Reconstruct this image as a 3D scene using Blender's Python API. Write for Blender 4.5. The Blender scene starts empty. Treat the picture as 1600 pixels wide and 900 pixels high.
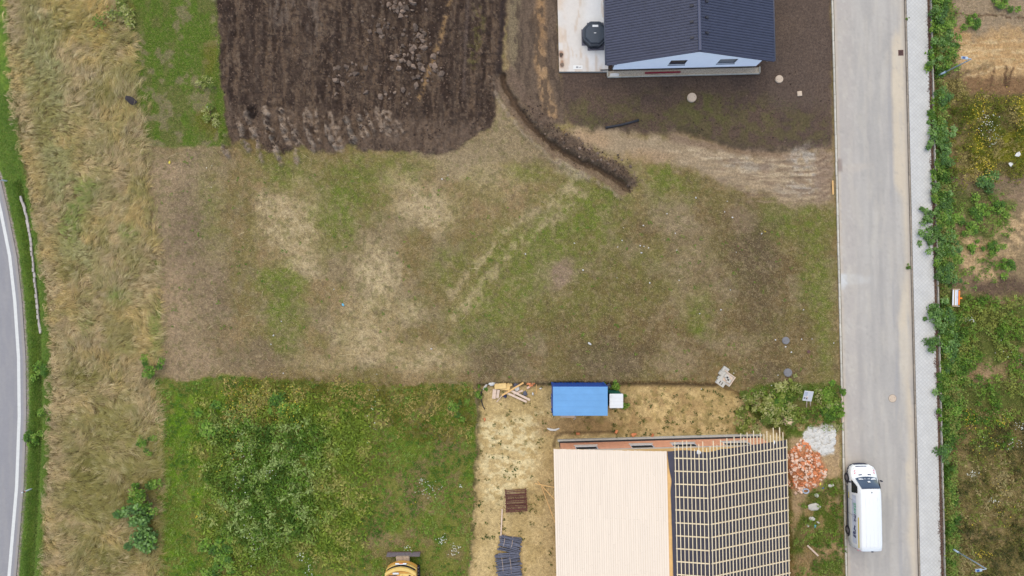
import bpy, bmesh, math, random
import numpy as np
from mathutils import Vector, Matrix

# ------------------------------------------------------------------ camera, sky, sun, exposure
SC = bpy.context.scene
COL = SC.collection
CAM_H = 51.0            # drone height above the plot (m)
PX = 21.0               # photograph pixels per metre on the ground
cam_d = bpy.data.cameras.new('camera')
cam = bpy.data.objects.new('camera', cam_d); COL.objects.link(cam)
cam.location = (0, 0, CAM_H); cam.rotation_euler = (0, 0, 0)
cam_d.sensor_width = 36.0; cam_d.lens = 36.0 * PX * CAM_H / 1600.0
cam_d.clip_start = 0.5; cam_d.clip_end = 6000
SC.camera = cam
W = bpy.data.worlds.new('World'); SC.world = W; W.use_nodes = True
nt = W.node_tree; nt.nodes.clear()
sky = nt.nodes.new('ShaderNodeTexSky'); sky.sky_type = 'NISHITA'; sky.sun_disc = False
SUN_EL, SUN_AZ = math.radians(66), math.radians(-18)
sky.sun_elevation = SUN_EL; sky.sun_rotation = SUN_AZ
sky.air_density = 0.6; sky.dust_density = 0.4; sky.ozone_density = 0.0
bg = nt.nodes.new('ShaderNodeBackground'); bg.inputs['Strength'].default_value = 0.15
wo = nt.nodes.new('ShaderNodeOutputWorld')
nt.links.new(sky.outputs[0], bg.inputs[0]); nt.links.new(bg.outputs[0], wo.inputs[0])
sd = bpy.data.lights.new('sun', 'SUN'); sd.energy = 1.2; sd.angle = math.radians(96); sd.color = (1.0, 0.89, 0.71)
sun = bpy.data.objects.new('sun', sd); COL.objects.link(sun)
sdir = Vector((math.sin(SUN_AZ) * math.cos(SUN_EL), math.cos(SUN_AZ) * math.cos(SUN_EL), math.sin(SUN_EL)))
sun.rotation_euler = sdir.to_track_quat('Z', 'Y').to_euler(); sun.location = (0, 30, 60)
SC.view_settings.view_transform = 'Standard'; SC.view_settings.look = 'None'
SC.view_settings.gamma = 1.0; SC.view_settings.exposure = 1.60
SC.view_settings.use_curve_mapping = False

GAIN = np.array([1.64, 1.66, 1.90])   # seen linear value / albedo on an open, level surface, per channel
TH = 0.0244             # the street grid is turned by this much

# ------------------------------------------------------------------ small helpers
def lin(c):
    c = np.asarray(c, float) / 255.0
    return np.where(c <= 0.04045, c / 12.92, ((c + 0.055) / 1.055) ** 2.4)
def alb(*c):
    return tuple(float(x) for x in np.clip(lin(c) / GAIN, 0.004, 0.86))
def G(u, v):                                   # photograph pixel on level ground -> metres
    return ((u - 800.0) / PX, (450.0 - v) / PX)
def P(u, v, z=0.0):                            # a point seen at a pixel that is known to be z metres up
    k = (CAM_H - z) / CAM_H / PX
    return Vector(((u - 800.0) * k, (450.0 - v) * k, z))
def tag(o, label=None, cat=None, group=None, kind=None):
    if label: o['label'] = label
    if cat: o['category'] = cat
    if group: o['group'] = group
    if kind: o['kind'] = kind
    return o
def empty(name, loc, rz=0.0):
    o = bpy.data.objects.new(name, None); COL.objects.link(o)
    o.location = loc; o.rotation_euler = (0, 0, rz); o.empty_display_size = 0.2
    return o
def link(name, me, parent=None, loc=None, rot=None, scale=None):
    o = bpy.data.objects.new(name, me); COL.objects.link(o)
    if parent is not None: o.parent = parent
    if loc is not None: o.location = loc
    if rot is not None: o.rotation_euler = rot
    if scale is not None: o.scale = scale
    return o

_T = {}
def vnoise(x, y, seed):
    if seed not in _T: _T[seed] = np.random.default_rng(seed + 991).random((256, 256)).astype(np.float32)
    T = _T[seed]
    x = np.asarray(x, np.float64); y = np.asarray(y, np.float64)
    xi = np.floor(x).astype(np.int64); yi = np.floor(y).astype(np.int64)
    fx = x - xi; fy = y - yi
    fx = fx * fx * (3 - 2 * fx); fy = fy * fy * (3 - 2 * fy)
    a = T[xi & 255, yi & 255]; b = T[(xi + 1) & 255, yi & 255]
    c = T[xi & 255, (yi + 1) & 255]; d = T[(xi + 1) & 255, (yi + 1) & 255]
    return (a * (1 - fx) + b * fx) * (1 - fy) + (c * (1 - fx) + d * fx) * fy
def fbm(x, y, seed, octv=4):
    s = 0; a = 0.5; t = 0
    for i in range(octv):
        s = s + a * vnoise(x * 2 ** i + 13.7 * i, y * 2 ** i + 5.3 * i, seed + i); t += a; a *= 0.55
    return s / t
def sstep(a, b, x):
    t = np.clip((x - a) / (b - a), 0, 1)
    return t * t * (3 - 2 * t)

def seg_dist(u, v, pts):
    """distance to a polyline, signed side (+ = right of travel on screen), arc position 0..1"""
    best = np.full(np.shape(u), 1e9); side = np.zeros(np.shape(u)); tt = np.zeros(np.shape(u))
    n = len(pts) - 1
    for i in range(n):
        ax, ay = pts[i]; bx, by = pts[i + 1]
        dx, dy = bx - ax, by - ay; L = dx * dx + dy * dy + 1e-9
        t = np.clip(((u - ax) * dx + (v - ay) * dy) / L, 0, 1)
        ex, ey = u - ax - t * dx, v - ay - t * dy
        d = np.hypot(ex, ey); m = d < best
        best = np.where(m, d, best)
        side = np.where(m, np.sign(dx * ey - dy * ex), side); tt = np.where(m, (i + t) / n, tt)
    return best, side, tt
def poly_sd(u, v, pts):
    d, _, _ = seg_dist(u, v, list(pts) + [pts[0]])
    ins = np.zeros(np.shape(u), bool); n = len(pts)
    for i in range(n):
        ax, ay = pts[i]; bx, by = pts[(i + 1) % n]
        if ay == by: continue
        c = ((ay > v) != (by > v)) & (u < (bx - ax) * (v - ay) / (by - ay) + ax)
        ins ^= c
    return np.where(ins, -d, d)

class Field:
    """paint and masks evaluated at photograph-pixel positions on the ground"""
    def __init__(s, u, v):
        s.u0 = np.asarray(u, float); s.v0 = np.asarray(v, float)
        s.wa = fbm(s.u0 / 34, s.v0 / 34, 1) - 0.5; s.wb = fbm(s.u0 / 34, s.v0 / 34, 7) - 0.5
        s.wc = fbm(s.u0 / 9, s.v0 / 9, 21, 3) - 0.5; s.wd = fbm(s.u0 / 9, s.v0 / 9, 31, 3) - 0.5
    def warp(s, amp, k):
        return s.u0[k] + 1.5 * amp * s.wa[k] + 1.5 * amp * s.wc[k], s.v0[k] + 1.5 * amp * s.wb[k] + 1.5 * amp * s.wd[k]
    def _sub(s, x0, x1, y0, y1):
        return (s.u0 > x0) & (s.u0 < x1) & (s.v0 > y0) & (s.v0 < y1)
    def poly(s, pts, soft=4, warp=8):
        xs = [p[0] for p in pts]; ys = [p[1] for p in pts]; m = soft + warp * 2.5
        k = s._sub(min(xs) - m, max(xs) + m, min(ys) - m, max(ys) + m); out = np.zeros_like(s.u0)
        if k.any():
            u, v = s.warp(warp, k); out[k] = sstep(soft, -soft, poly_sd(u, v, pts))
        return out
    def line(s, pts, w, soft=3, warp=4):
        xs = [p[0] for p in pts]; ys = [p[1] for p in pts]; m = soft + w + warp * 2.5
        k = s._sub(min(xs) - m, max(xs) + m, min(ys) - m, max(ys) + m); out = np.zeros_like(s.u0)
        if k.any():
            u, v = s.warp(warp, k); d, _, _ = seg_dist(u, v, pts); out[k] = sstep(w + soft, max(w - soft, 0), d)
        return out
    def blob(s, cx, cy, rx, ry, rot=0, soft=0.45, warp=None):
        warp = min(rx, ry) * 0.6 if warp is None else warp
        R = max(rx, ry) * (1 + soft) + warp * 2.5
        k = s._sub(cx - R, cx + R, cy - R, cy + R); out = np.zeros_like(s.u0)
        if k.any():
            u, v = s.warp(warp, k); u = u - cx; v = v - cy
            c, n = math.cos(math.radians(rot)), math.sin(math.radians(rot))
            d = np.hypot((u * c + v * n) / rx, (-u * n + v * c) / ry)
            out[k] = sstep(1 + soft, 1 - soft, d)
        return out
    def patchy(s, scale, lo, hi, seed, sx=1.0, sy=1.0):
        return Patchy(lambda k: sstep(lo, hi, fbm(s.u0[k] / (scale * sx), s.v0[k] / (scale * sy), seed, 3)))

class Patchy:
    """noise patches, worked out only where the mask they multiply is not zero"""
    __array_ufunc__ = None
    def __init__(s, f, a=1.0, b=0.0): s.f, s.a, s.b = f, a, b
    def full(s): return s.a * s.f(Ellipsis) + s.b
    def __mul__(s, o):
        if isinstance(o, Patchy): o = o.full()
        if np.ndim(o) == 0: return Patchy(s.f, s.a * o, s.b * o)
        o = np.asarray(o, float); out = np.zeros_like(o); k = o > 1e-4
        if k.any(): out[k] = o[k] * (s.a * s.f(k) + s.b)
        return out
    __rmul__ = __mul__
    def __add__(s, o):
        if isinstance(o, Patchy): o = o.full()
        return Patchy(s.f, s.a, s.b + o) if np.ndim(o) == 0 else s.full() + o
    __radd__ = __add__

# ------------------------------------------------------------------ outlines of the ground cover, in photograph pixels
SOIL = [(332,-90),(337,60),(345,130),(354,196),(364,224),(378,214),(398,216),(420,236),(446,240),(470,226),(492,236),(520,238),(545,224),(566,236),(600,232),(640,238),(690,240),(712,232),(735,216),(768,196),(781,130),(793,0),(795,-90)]
DRY_L = [(4,-90),(12,60),(18,140),(30,230),(44,300),(58,370),(70,450),(78,530),(80,620),(74,720),(67,820),(62,990)]
DRY_R = [(168,-90),(186,10),(203,60),(207,130),(217,180),(224,235),(233,290),(236,340),(240,410),(244,480),(250,540),(240,590),(247,660),(252,740),(252,990)]
DRY = DRY_L + DRY_R[::-1]
GREEN_TL = [(172,-90),(338,-90),(345,130),(356,205),(362,226),(300,228),(230,228),(216,165),(207,110),(200,40)]
WEED = [(244,592),(300,596),(345,588),(470,596),(560,603),(640,604),(738,598),(746,640),(742,720),(735,820),(728,990),(248,990)]
SANDP = [(748,600),(860,598),(1000,597),(1116,600),(1150,614),(1196,650),(1232,688),(1240,990),(728,990),(735,820),(742,720),(747,640)]
EAST = [(1165,608),(1200,600),(1310,600),(1322,990),(1238,990),(1231,690),(1196,664),(1170,640)]
YARD = [(876,108),(1010,30),(1298,-90),(1300,228),(1250,238),(1190,238),(1130,224),(1080,208),(1010,210),(930,206),(886,190),(878,150)]
CLEAR = [(905,-90),(1190,-90),(1190,60),(905,60)]
TRENCH = [(780,108),(790,130),(804,158),(830,194),(870,229),(914,253),(958,276),(990,300)]
ROAD_E = [(-90,60),(-40,190),(0,278),(12,330),(26,400),(34,470),(40,560),(41,650),(37,760),(31,830),(25,900),(19,990)]   # east edge of the main road's tar
def road_e(v):
    return np.interp(v, [p[1] for p in ROAD_E], [p[0] for p in ROAD_E])
def st(v, u0):                                  # street lines lean by TH
    return u0 + TH * np.asarray(v, float)
U_KERB_W, U_ROAD0, U_ROAD1, U_PAVE0, U_PAVE1, U_EDGE = 1299.0, 1303.0, 1412.5, 1415.5, 1448.0, 1453.0

def ground_height(u, v):
    u = np.asarray(u, float); v = np.asarray(v, float)
    F = Field(u, v); z = np.zeros_like(u)
    n1 = fbm(u / 40, v / 40, 3) - 0.5; n2 = fbm(u / 7, v / 7, 11, 3) - 0.5
    z += 0.10 * n1 + 0.045 * n2
    soil = F.poly(SOIL, 5, 5)
    z += soil * (0.05 + 0.34 * (fbm(u / 5, v / 7, 17, 3) - 0.5) + 0.24 * (fbm((u + 14 * F.wa) / 8, v / 90, 19, 3) - 0.5))
    rr = np.random.default_rng(5)
    rn = sstep(.3, .6, fbm(u / 6, v / 6, 39, 3))
    for (a, b, w, h) in RUTS: z += 1.5 * h * rn * F.line([a, b], w, 2.6, 4)
    z -= 0.30 * F.blob(393, 176, 8, 11, 0, 0.3, 3)
    d, sgn, t = seg_dist(u + 9 * F.wc + 4 * F.wa, v + 9 * F.wd + 4 * F.wb, TRENCH)
    ends = sstep(0.0, 0.07, t) * sstep(1.0, 0.93, t)
    east = -sgn * d                                  # + on the north-east side
    z -= ends * (0.24 * sstep(-18, -6, east) + 0.26 * sstep(-8, -3, east)) * sstep(4.0, 1.0, east)
    z += (0.07 + 0.09 * sstep(0.30, 0.55, t)) * ends * sstep(3, 9, east) * sstep(36 + 30 * F.wa, 16, east) * (0.2 + 1.7 * fbm(u / 7, v / 7, 23, 3))
    z += 0.12 * ends * sstep(-27, -21, east) * sstep(-15, -19, east)
    z += 0.07 * sstep(0.45, 0.8, fbm(u / 5, v / 26, 27, 3)) * F.poly([(795,-90),(872,-90),(874,110),(885,190),(850,190),(795,120)], 8, 6)
    step = F.line([(1058,203),(1092,208),(1118,222),(1145,232),(1180,238),(1245,240)], 4, 4, 2)
    z -= 0.16 * step
    z += 0.10 * (fbm(u / 30, v / 5, 29, 3) - 0.5) * F.poly([(1100,232),(1298,236),(1298,318),(1180,316),(1050,262)], 12, 8) * 1.6
    sand = F.poly(SANDP, 3.0, 3.0)
    z = z * (1 - 0.6 * sand) - 0.42 * sand
    z += 0.16 * (fbm(u / 22, v / 12, 33, 3) - 0.5) * F.poly([(1462,-90),(1990,-90),(1990,160),(1480,150)], 8, 6)
    z += 0.25 * F.poly([(1478,94),(1548,84),(1552,100),(1485,122)], 5, 3)
    z += 0.14 * (fbm(u / 14, v / 14, 35, 3) - 0.3) * sstep(1456, 1466, u - TH * v)
    dd, _, _ = seg_dist(u, v, [(28,290),(34,320),(44,385),(52,450),(57,520),(59,620),(57,720),(52,800),(47,870),(44,990)])
    z -= 0.38 * sstep(11, 3, dd)
    z += 0.32 * F.blob(1256, 734, 26, 34, 0, 0.55, 5) + 0.10 * F.blob(1280, 690, 26, 22, 0, 0.5, 6)
    dk = np.abs(u - TH * v - 1376)
    z = np.where(dk < 84, z * sstep(78, 84, dk) - 0.06 * sstep(81, 76.5, dk), z)      # bed of the street
    de = u - road_e(v)
    z = z * sstep(1, 6, de) - 0.05 * sstep(6, 1, de)
    terr = F.poly([(868,-150),(952,-150),(952,116),(872,116)], 2, 0)
    z = z * (1 - terr) - 0.04 * terr
    hs = F.poly([(946,-150),(1190,-150),(1190,118),(946,122)], 2, 0)
    z = z * (1 - hs) - 0.04 * hs
    return z

_r = random.Random(3)
RUTS = []
for i in range(30):
    x = 350 + i * 9.4 + _r.uniform(-9, 9)
    k = 1.0 if x < 580 else 0.55
    y = _r.uniform(166, 208) + (8 if x < 400 else 0)
    RUTS.append(((x, y), (x + _r.uniform(5, 15), y + _r.uniform(28, 54) * (0.6 + 0.4 * k)), _r.uniform(1.6, 4.6), _r.uniform(0.12, 0.28) * k))

ARCS = []
for i in range(15):
    y = 250 + i * 4.6 + _r.uniform(-1.5, 1.5); x = _r.uniform(1150, 1225); k = _r.uniform(4, 12)
    ARCS.append(([(x, y + k * .2), (x + 26, y + k * .55), (1262, y + k * .5), (1282, y - k * .1), (1296, y - k)], _r.uniform(.7, 1.9)))
def paint(u, v):
    """the colour of the bare ground and the short growth on it, as seen in even daylight with some shade painted in (sRGB 0..255)"""
    F = Field(u, v); u = F.u0; v = F.v0
    c = np.empty(u.shape + (3,))
    def mix(col, m):
        if isinstance(m, Patchy): m = m.full()
        k = m > 1e-3; q = np.clip(m[k], 0, 1)[:, None]; c[k] = c[k] * (1 - q) + np.array(col, float) * q
    # mown plot
    c[...] = (153, 129, 92)
    mix((138, 118, 78), F.patchy(60, 0.42, 0.60, 41))
    mix((119, 99, 67), .9 * F.poly([(1010,310),(1300,335),(1310,600),(740,600),(800,500),(900,400)], 60, 40) * (.6 + .4 * F.patchy(20, .36, .58, 42)))
    mix((150, 132, 103), 0.7 * F.patchy(38, 0.50, 0.66, 45))
    mix((128, 119, 68), 0.5 * F.patchy(28, 0.52, 0.68, 47))
    mix((160, 138, 110), 0.85 * F.poly([(225,228),(330,226),(345,300),(350,420),(330,520),(370,600),(245,600),(240,400)], 26, 22))
    mix((136, 115, 94), 0.7 * F.blob(292, 370, 34, 80) + 0.7 * F.blob(400, 560, 60, 30) + 0.5 * F.blob(340, 480, 26, 60))
    mix((172, 146, 118), 0.8 * F.blob(270, 470, 24, 60) + 0.7 * F.blob(265, 270, 26, 22) + 0.6 * F.blob(300, 560, 40, 22))
    for (x, y, rx, ry, k) in [(460,350,52,66,.9),(470,420,34,26,.8),(592,430,40,50,.95),(570,500,52,44,.7),(655,322,55,34,.85),(690,345,30,26,.6),(560,540,46,30,.8),(640,486,24,20,.85),(640,560,70,26,.6),(700,560,60,26,.55),(620,280,36,20,.6),(715,255,60,26,.5),(775,270,60,40,.45),(430,320,34,22,.55),(505,570,60,18,.5),(740,470,30,20,.45)]:
        mix((206, 184, 146), .95 * k * F.blob(x, y, rx * .88, ry * .88, 0, .6) * (0.6 + 0.4 * F.patchy(8, 0.40, 0.6, 51)))
    for (x, y, rx, ry, k) in [(548,300,46,52,.8),(525,340,34,42,.6),(440,470,30,50,.85),(455,520,30,40,.5),(440,262,42,26,.8),(420,440,32,22,.6),(620,262,50,22,.5),(800,420,70,60,.6),(920,322,60,40,.75),(890,360,60,40,.7),(840,400,50,40,.6),(760,500,60,50,.45),(700,420,30,30,.45),(880,470,90,50,.4),(1035,275,28,20,.8),(1095,478,20,26,.7),(1090,515,16,12,.75),(330,330,20,60,.35),(1275,400,24,70,.6),(1235,345,66,24,.75),(1280,470,22,70,.5),(1292,520,12,80,.5),(1050,300,50,24,.5),(830,270,30,16,.5),(1000,420,60,40,.3)]:
        mix((112, 124, 48), 1.1 * k * F.blob(x, y, rx, ry, 0, .7) * (0.45 + 0.55 * F.patchy(9, 0.38, 0.6, 55)))
    mix((98, 83, 66), 0.4 * F.blob(1185, 440, 34, 95, 0, .7) + 0.3 * F.blob(1160, 380, 40, 60, 0, .8) + 0.5 * F.blob(1210, 590, 40, 20) + 0.5 * F.blob(960, 560, 70, 30) + 0.4 * F.blob(770, 560, 40, 30))
    mix((160, 140, 112), 0.7 * F.blob(1060, 560, 34, 30) + 0.6 * F.blob(870, 430, 26, 30) + 0.55 * F.blob(1075, 370, 40, 40) + 0.5 * F.blob(1050, 335, 30, 30) + 0.5 * F.blob(1150, 540, 40, 20) + 0.45 * F.blob(1095, 440, 40, 40))
    mix((156, 130, 114), 0.8 * F.blob(880, 425, 16, 22, 20) + 0.5 * F.blob(1160, 345, 22, 22))
    for ln in ([(905,285),(850,325),(800,352),(762,395),(735,420),(705,458)], [(915,300),(872,335),(815,380),(775,425),(740,462),(712,500)]):
        mix((200, 178, 142), 0.66 * F.line(ln, 5, 8, 13) * F.patchy(11, 0.34, 0.54, 59))
    mix((176, 160, 134), 0.85 * F.blob(893, 266, 30, 16, 25) * (0.5 + 0.5 * F.patchy(7, 0.35, 0.6, 61)))
    mix((158, 138, 110), 0.85 * F.poly([(785,125),(800,190),(880,245),(870,260),(800,250),(720,262),(640,240),(715,226),(765,200)], 12, 10))
    # speckle of straw, moss and bare earth over the whole plot
    mix((176, 156, 122), 0.4 * F.patchy(5, .56, .70, 141)); mix((104, 102, 56), 0.35 * F.patchy(6, .57, .70, 143)); mix((104, 88, 70), 0.35 * F.patchy(4, .60, .72, 145))
    # strip by the soil, track to the north
    strip = F.poly([(794,-90),(872,-90),(874,115),(884,195),(845,200),(794,122)], 4, 6)
    mix((112, 94, 80), strip)
    mix((140, 124, 98), 0.8 * F.blob(802, 40, 10, 80) * strip)
    mix((172, 134, 96), 0.8 * F.line([(842,-90),(842,40),(846,100),(854,150),(862,178)], 8, 6, 6) * (.55 + .45 * F.patchy(8, .36, .56, 64)))
    mix((186, 152, 116), 0.5 * F.line([(846,90),(856,150),(862,180)], 7, 6, 6))
    mix((86, 72, 62), strip * 0.7 * F.patchy(12, 0.52, 0.62, 63, 0.5, 1.6))
    # soil yard by the house
    yard = F.poly(YARD, 5, 5)
    mix((100, 82, 71), yard)
    mix((88, 73, 66), yard * 0.7 * F.patchy(40, 0.42, 0.6, 65))
    mix((102, 93, 62), yard * 0.7 * F.poly([(890,160),(1060,150),(1180,150),(1290,190),(1298,235),(1120,222),(1060,205),(890,195)], 20, 14) * F.patchy(14, 0.40, 0.60, 67))
    mix((102, 104, 54), yard * 0.4 * (F.blob(1105, 160, 26, 14) + F.blob(1080, 182, 60, 14) + F.blob(925, 192, 16, 10)) * F.patchy(8, 0.4, 0.6, 69))
    mix((106, 90, 80), yard * F.poly([(1186,-90),(1298,-90),(1298,170),(1200,170)], 10, 6) * 0.6)
    # pale driveway of beaten earth
    mix((170, 148, 122), F.poly([(890,198),(960,208),(1010,216),(1062,207),(1100,212),(1130,228),(1180,240),(1298,238),(1299,318),(1230,316),(1150,296),(1080,262),(1000,246),(940,240),(900,222)], 9, 14) * 0.95)
    mix((206, 184, 154), .85 * F.poly([(1020,226),(1110,232),(1200,252),(1290,250),(1290,285),(1180,275),(1080,250)], 12, 14) * F.patchy(12, .42, .58, 148, 2.5, .6))
    mix((182, 150, 118), 0.6 * F.blob(925, 215, 30, 12, 15) + 0.5 * F.blob(1010, 245, 40, 10))
    mix((140, 116, 98), 0.7 * F.line([(1050,214),(1110,225),(1170,238),(1240,246)], 6, 5, 4))
    mix((182, 172, 162), 0.75 * (F.blob(1262, 262, 24, 34, 12) + 0.6 * F.blob(1170, 255, 40, 12, 8) + 0.5 * F.blob(1250, 295, 40, 10)) * F.patchy(9, 0.3, 0.58, 71))
    mix((150, 126, 108), 0.8 * F.blob(1286, 270, 14, 44) + 0.6 * F.blob(1196, 262, 8, 12))
    for i, (a, b) in enumerate(ARCS): mix((126, 102, 84) if i % 2 else (192, 168, 138), .55 * F.line(a, b, 1.6, 2.5) * F.patchy(9, .32, .52, 149))
    mix((134, 112, 94), 0.6 * F.poly([(1090,238),(1296,240),(1298,316),(1180,316),(1100,262)], 12, 8) * F.patchy(8, 0.54, 0.66, 73, 3.2, 0.5))
    # ploughed soil
    soil = F.poly(SOIL, 3, 6)
    mix((82, 67, 57), soil)
    mix((110, 90, 74), soil * 0.75 * F.patchy(12, 0.46, 0.62, 75, 0.7, 5))
    mix((60, 47, 40), soil * 0.8 * F.patchy(12, 0.50, 0.62, 77, 0.7, 4))
    mix((126, 108, 92), soil * 0.55 * F.patchy(4, .60, .70, 78, .8, 1.6)); mix((56, 45, 41), soil * 0.6 * F.patchy(4, .60, .70, 80))
    mix((124, 110, 100), soil * 0.6 * (F.blob(440, 8, 22, 30) + F.blob(490, 30, 12, 60)) * F.patchy(6, 0.42, 0.6, 79, 0.5, 4))
    mix((120, 101, 87), soil * F.poly([(352,165),(640,182),(770,190),(720,240),(360,240)], 10, 8) * (0.35 + 0.4 * F.patchy(8, 0.4, 0.6, 81, 0.7, 1.6)))
    for (a, b, w, h) in RUTS: mix((160, 140, 124), (0.7 + 1.6 * h) * F.line([a, b], w * 1.0, 2.2, 5) * F.patchy(5, .34, .56, 82))
    mix((160, 128, 92), soil * 0.9 * F.line([(704,-20),(700,15),(692,45),(684,78),(672,104),(664,128),(655,156)], 3.2, 2.5, 5) * F.patchy(7, 0.36, 0.55, 83))
    mix((112, 106, 58), soil * 0.5 * F.line([(752,-10),(748,40),(738,100)], 9, 6, 4) * F.patchy(6, 0.45, 0.62, 85))
    mix((60, 49, 46), soil * 0.85 * F.line([(787,-20),(784,60),(776,130)], 4, 3, 2))
    mix((118, 102, 94), soil * 0.6 * F.line([(733,-20),(728,60),(724,150)], 2.2, 2, 2))
    mix((48, 40, 38), 0.9 * F.blob(393, 176, 7, 10, 0, 0.4, 3))
    # trench and its spoil
    d, sgn, t = seg_dist(u + 9 * F.wc + 4 * F.wa, v + 9 * F.wd + 4 * F.wb, TRENCH); east = -sgn * d
    e = sstep(0.0, 0.05, t) * sstep(1.0, 0.95, t)
    mix((134, 112, 94), e * 0.9 * sstep(-20, -12, east) * sstep(5, 1, east)); mix((84, 67, 55), e * .6 * sstep(-7, -4, east) * sstep(5, 2, east))  # second, darker tone paints in the shadow of the north-east trench wall
    mix((158, 138, 120), e * 0.7 * sstep(-24, -21, east) * sstep(-15, -18, east) * F.patchy(5, 0.38, 0.56, 87))
    mix((92, 76, 66), e * 0.9 * sstep(2, 5, east) * sstep(30 + 26 * F.wa, 18 + 20 * F.wa, east) * sstep(0.30, 0.50, t))
    mix((128, 108, 92), e * 0.7 * sstep(2, 5, east) * sstep(34, 20, east) * F.patchy(6, .52, .64, 86))
    mix((118, 98, 84), e * 0.8 * sstep(2, 5, east) * sstep(26, 18, east) * sstep(0.55, 0.35, t))
    # dry grass field, litter under the stalks
    dry = F.poly(DRY, 6, 9)
    mix((122, 106, 72), dry)
    mix((106, 98, 60), dry * 0.8 * F.patchy(30, 0.5, 0.64, 89))
    mix((98, 122, 44), .85 * F.line([(243,410),(247,470),(250,530)], 3.5, 3, 5) * F.patchy(8, .34, .5, 150))
    # green strip north-west
    gt = F.poly(GREEN_TL, 3, 6)
    mix((114, 120, 62), gt); mix((98, 124, 40), gt * 0.85 * F.patchy(24, 0.42, 0.58, 91, 0.6, 1.6)); mix((150, 136, 106), gt * 0.85 * F.patchy(14, 0.54, 0.66, 93))
    mix((128, 118, 46), gt * 0.6 * (F.blob(190, 20, 18, 40) + F.blob(330, 92, 12, 26) + F.blob(325, 190, 20, 20)))
    # weeds south-west
    wd = F.poly(WEED, 3, 5)
    mix((134, 134, 66), wd); mix((108, 130, 42), wd * 0.8 * F.patchy(34, 0.42, 0.58, 95)); mix((150, 130, 92), wd * 0.8 * F.poly([(580,610),(745,600),(735,900),(560,900),(540,760)], 30, 20) * F.patchy(16, 0.52, 0.64, 97))
    mix((108, 142, 36), wd * 0.95 * F.poly([(255,610),(350,600),(340,700),(340,990),(255,990),(262,740)], 12, 14) * F.patchy(22, 0.36, 0.56, 99))
    mix((160, 136, 104), 0.8 * (F.blob(598, 845, 34, 14) + F.blob(655, 800, 24, 46) * F.patchy(9, 0.46, 0.6, 98)))
    mix((126, 112, 62), wd * 0.7 * F.poly([(350,880),(430,870),(470,990),(340,990)], 10, 8))
    # sand of the building site
    sa = F.poly(SANDP, 2, 3)
    mix((209, 182, 132), sa); mix((190, 164, 114), sa * 0.8 * F.patchy(30, 0.46, 0.60, 101))
    mix((234, 214, 168), sa * F.poly([(752,655),(850,650),(830,770),(800,800),(755,780)], 16, 14) * 0.85 * F.patchy(8, 0.44, 0.56, 103, 1.2, 0.8))
    mix((160, 130, 92), sa * 0.7 * F.blob(900, 668, 60, 14) + sa * 0.5 * F.blob(1020, 640, 90, 30) * F.patchy(9, 0.44, 0.6, 104))
    mix((138, 124, 76), sa * 0.5 * F.poly([(960,610),(1130,606),(1200,660),(1200,684),(1000,684),(900,676)], 14, 12) * F.patchy(10, 0.53, 0.64, 105))
    mix((96, 92, 56), sa * 0.8 * F.line([(749,605),(745,660),(741,720),(733,820),(726,920)], 6, 5, 5) * F.patchy(9, 0.36, 0.52, 107))
    mix((100, 84, 62), sa * 0.85 * F.line([(748,600),(1000,599),(1118,602)], 4.5, 3, 1.5))  # dark line: shade at the foot of the cut bank, painted in
    mix((112, 92, 66), sa * 0.7 * F.line([(866,700),(868,684),(880,678),(960,676)], 2.2, 1.6, 2))
    # east strip by the street
    es = F.poly(EAST, 4, 5)
    mix((112, 108, 60), es); mix((92, 112, 38), es * 0.85 * F.patchy(22, 0.40, 0.56, 109)); mix((184, 152, 112), es * F.patchy(20, 0.60, 0.68, 111) * 0.8)
    mix((190, 160, 124), 0.95 * F.poly([(1232,682),(1312,672),(1314,742),(1290,748),(1262,770),(1250,800),(1240,840),(1236,780)], 4, 6))
    mix((214, 208, 202), F.poly([(1254,676),(1266,664),(1280,668),(1288,660),(1304,664),(1306,690),(1302,706),(1284,712),(1268,700),(1252,694)], 2, 4) * 0.95)
    mix((196, 128, 90), 0.85 * F.poly([(1230,706),(1250,698),(1276,704),(1288,726),(1280,750),(1262,768),(1240,764),(1230,740)], 4, 5))
    mix((172, 142, 108), 0.8 * (F.blob(1262, 830, 10, 16) + F.blob(1270, 870, 40, 8)))
    mix((176, 150, 120), 0.7 * F.line([(1300,610),(1308,760),(1316,900)], 3, 3, 3) * F.patchy(8, 0.4, 0.6, 113))
    # land east of the pavement
    r = sstep(1446, 1452, u - TH * v)
    def R(col, m): mix(col, r * m)
    R((150, 128, 98), 1)
    R((164, 142, 116), F.poly([(1470,-90),(1990,-90),(1990,60),(1480,60)], 12, 14)); R((196, 158, 112), F.poly([(1476,52),(1990,44),(1990,118),(1560,118),(1500,122)], 16, 18))
    R((206, 176, 132), 0.7 * F.poly([(1490,60),(1990,60),(1990,110),(1500,108)], 14, 12) * F.patchy(7, 0.46, 0.58, 115, 3, 0.6)); R((138, 106, 76), 0.9 * F.poly([(1500,120),(1990,114),(1990,146),(1540,148),(1510,146)], 9, 12))
    for ln in ([(1486,96),(1520,90),(1548,84)], [(1505,122),(1540,112),(1556,104),(1600,106)], [(1480,62),(1540,66),(1640,60)], [(1500,80),(1560,78),(1640,82)]): R((218, 188, 146), .8 * F.line(ln, 1.8, 2, 5) * F.patchy(8, .3, .5, 151))
    for ln in ([(1553,106),(1551,120),(1546,134)], [(1572,104),(1571,120),(1574,136)], [(1583,106),(1577,122),(1576,136)], [(1470,22),(1540,24),(1640,32)], [(1496,108),(1492,128)]): R((92, 68, 50), .85 * F.line(ln, 1.2, 1.6, 4) * F.patchy(7, .3, .45, 153))
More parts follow.
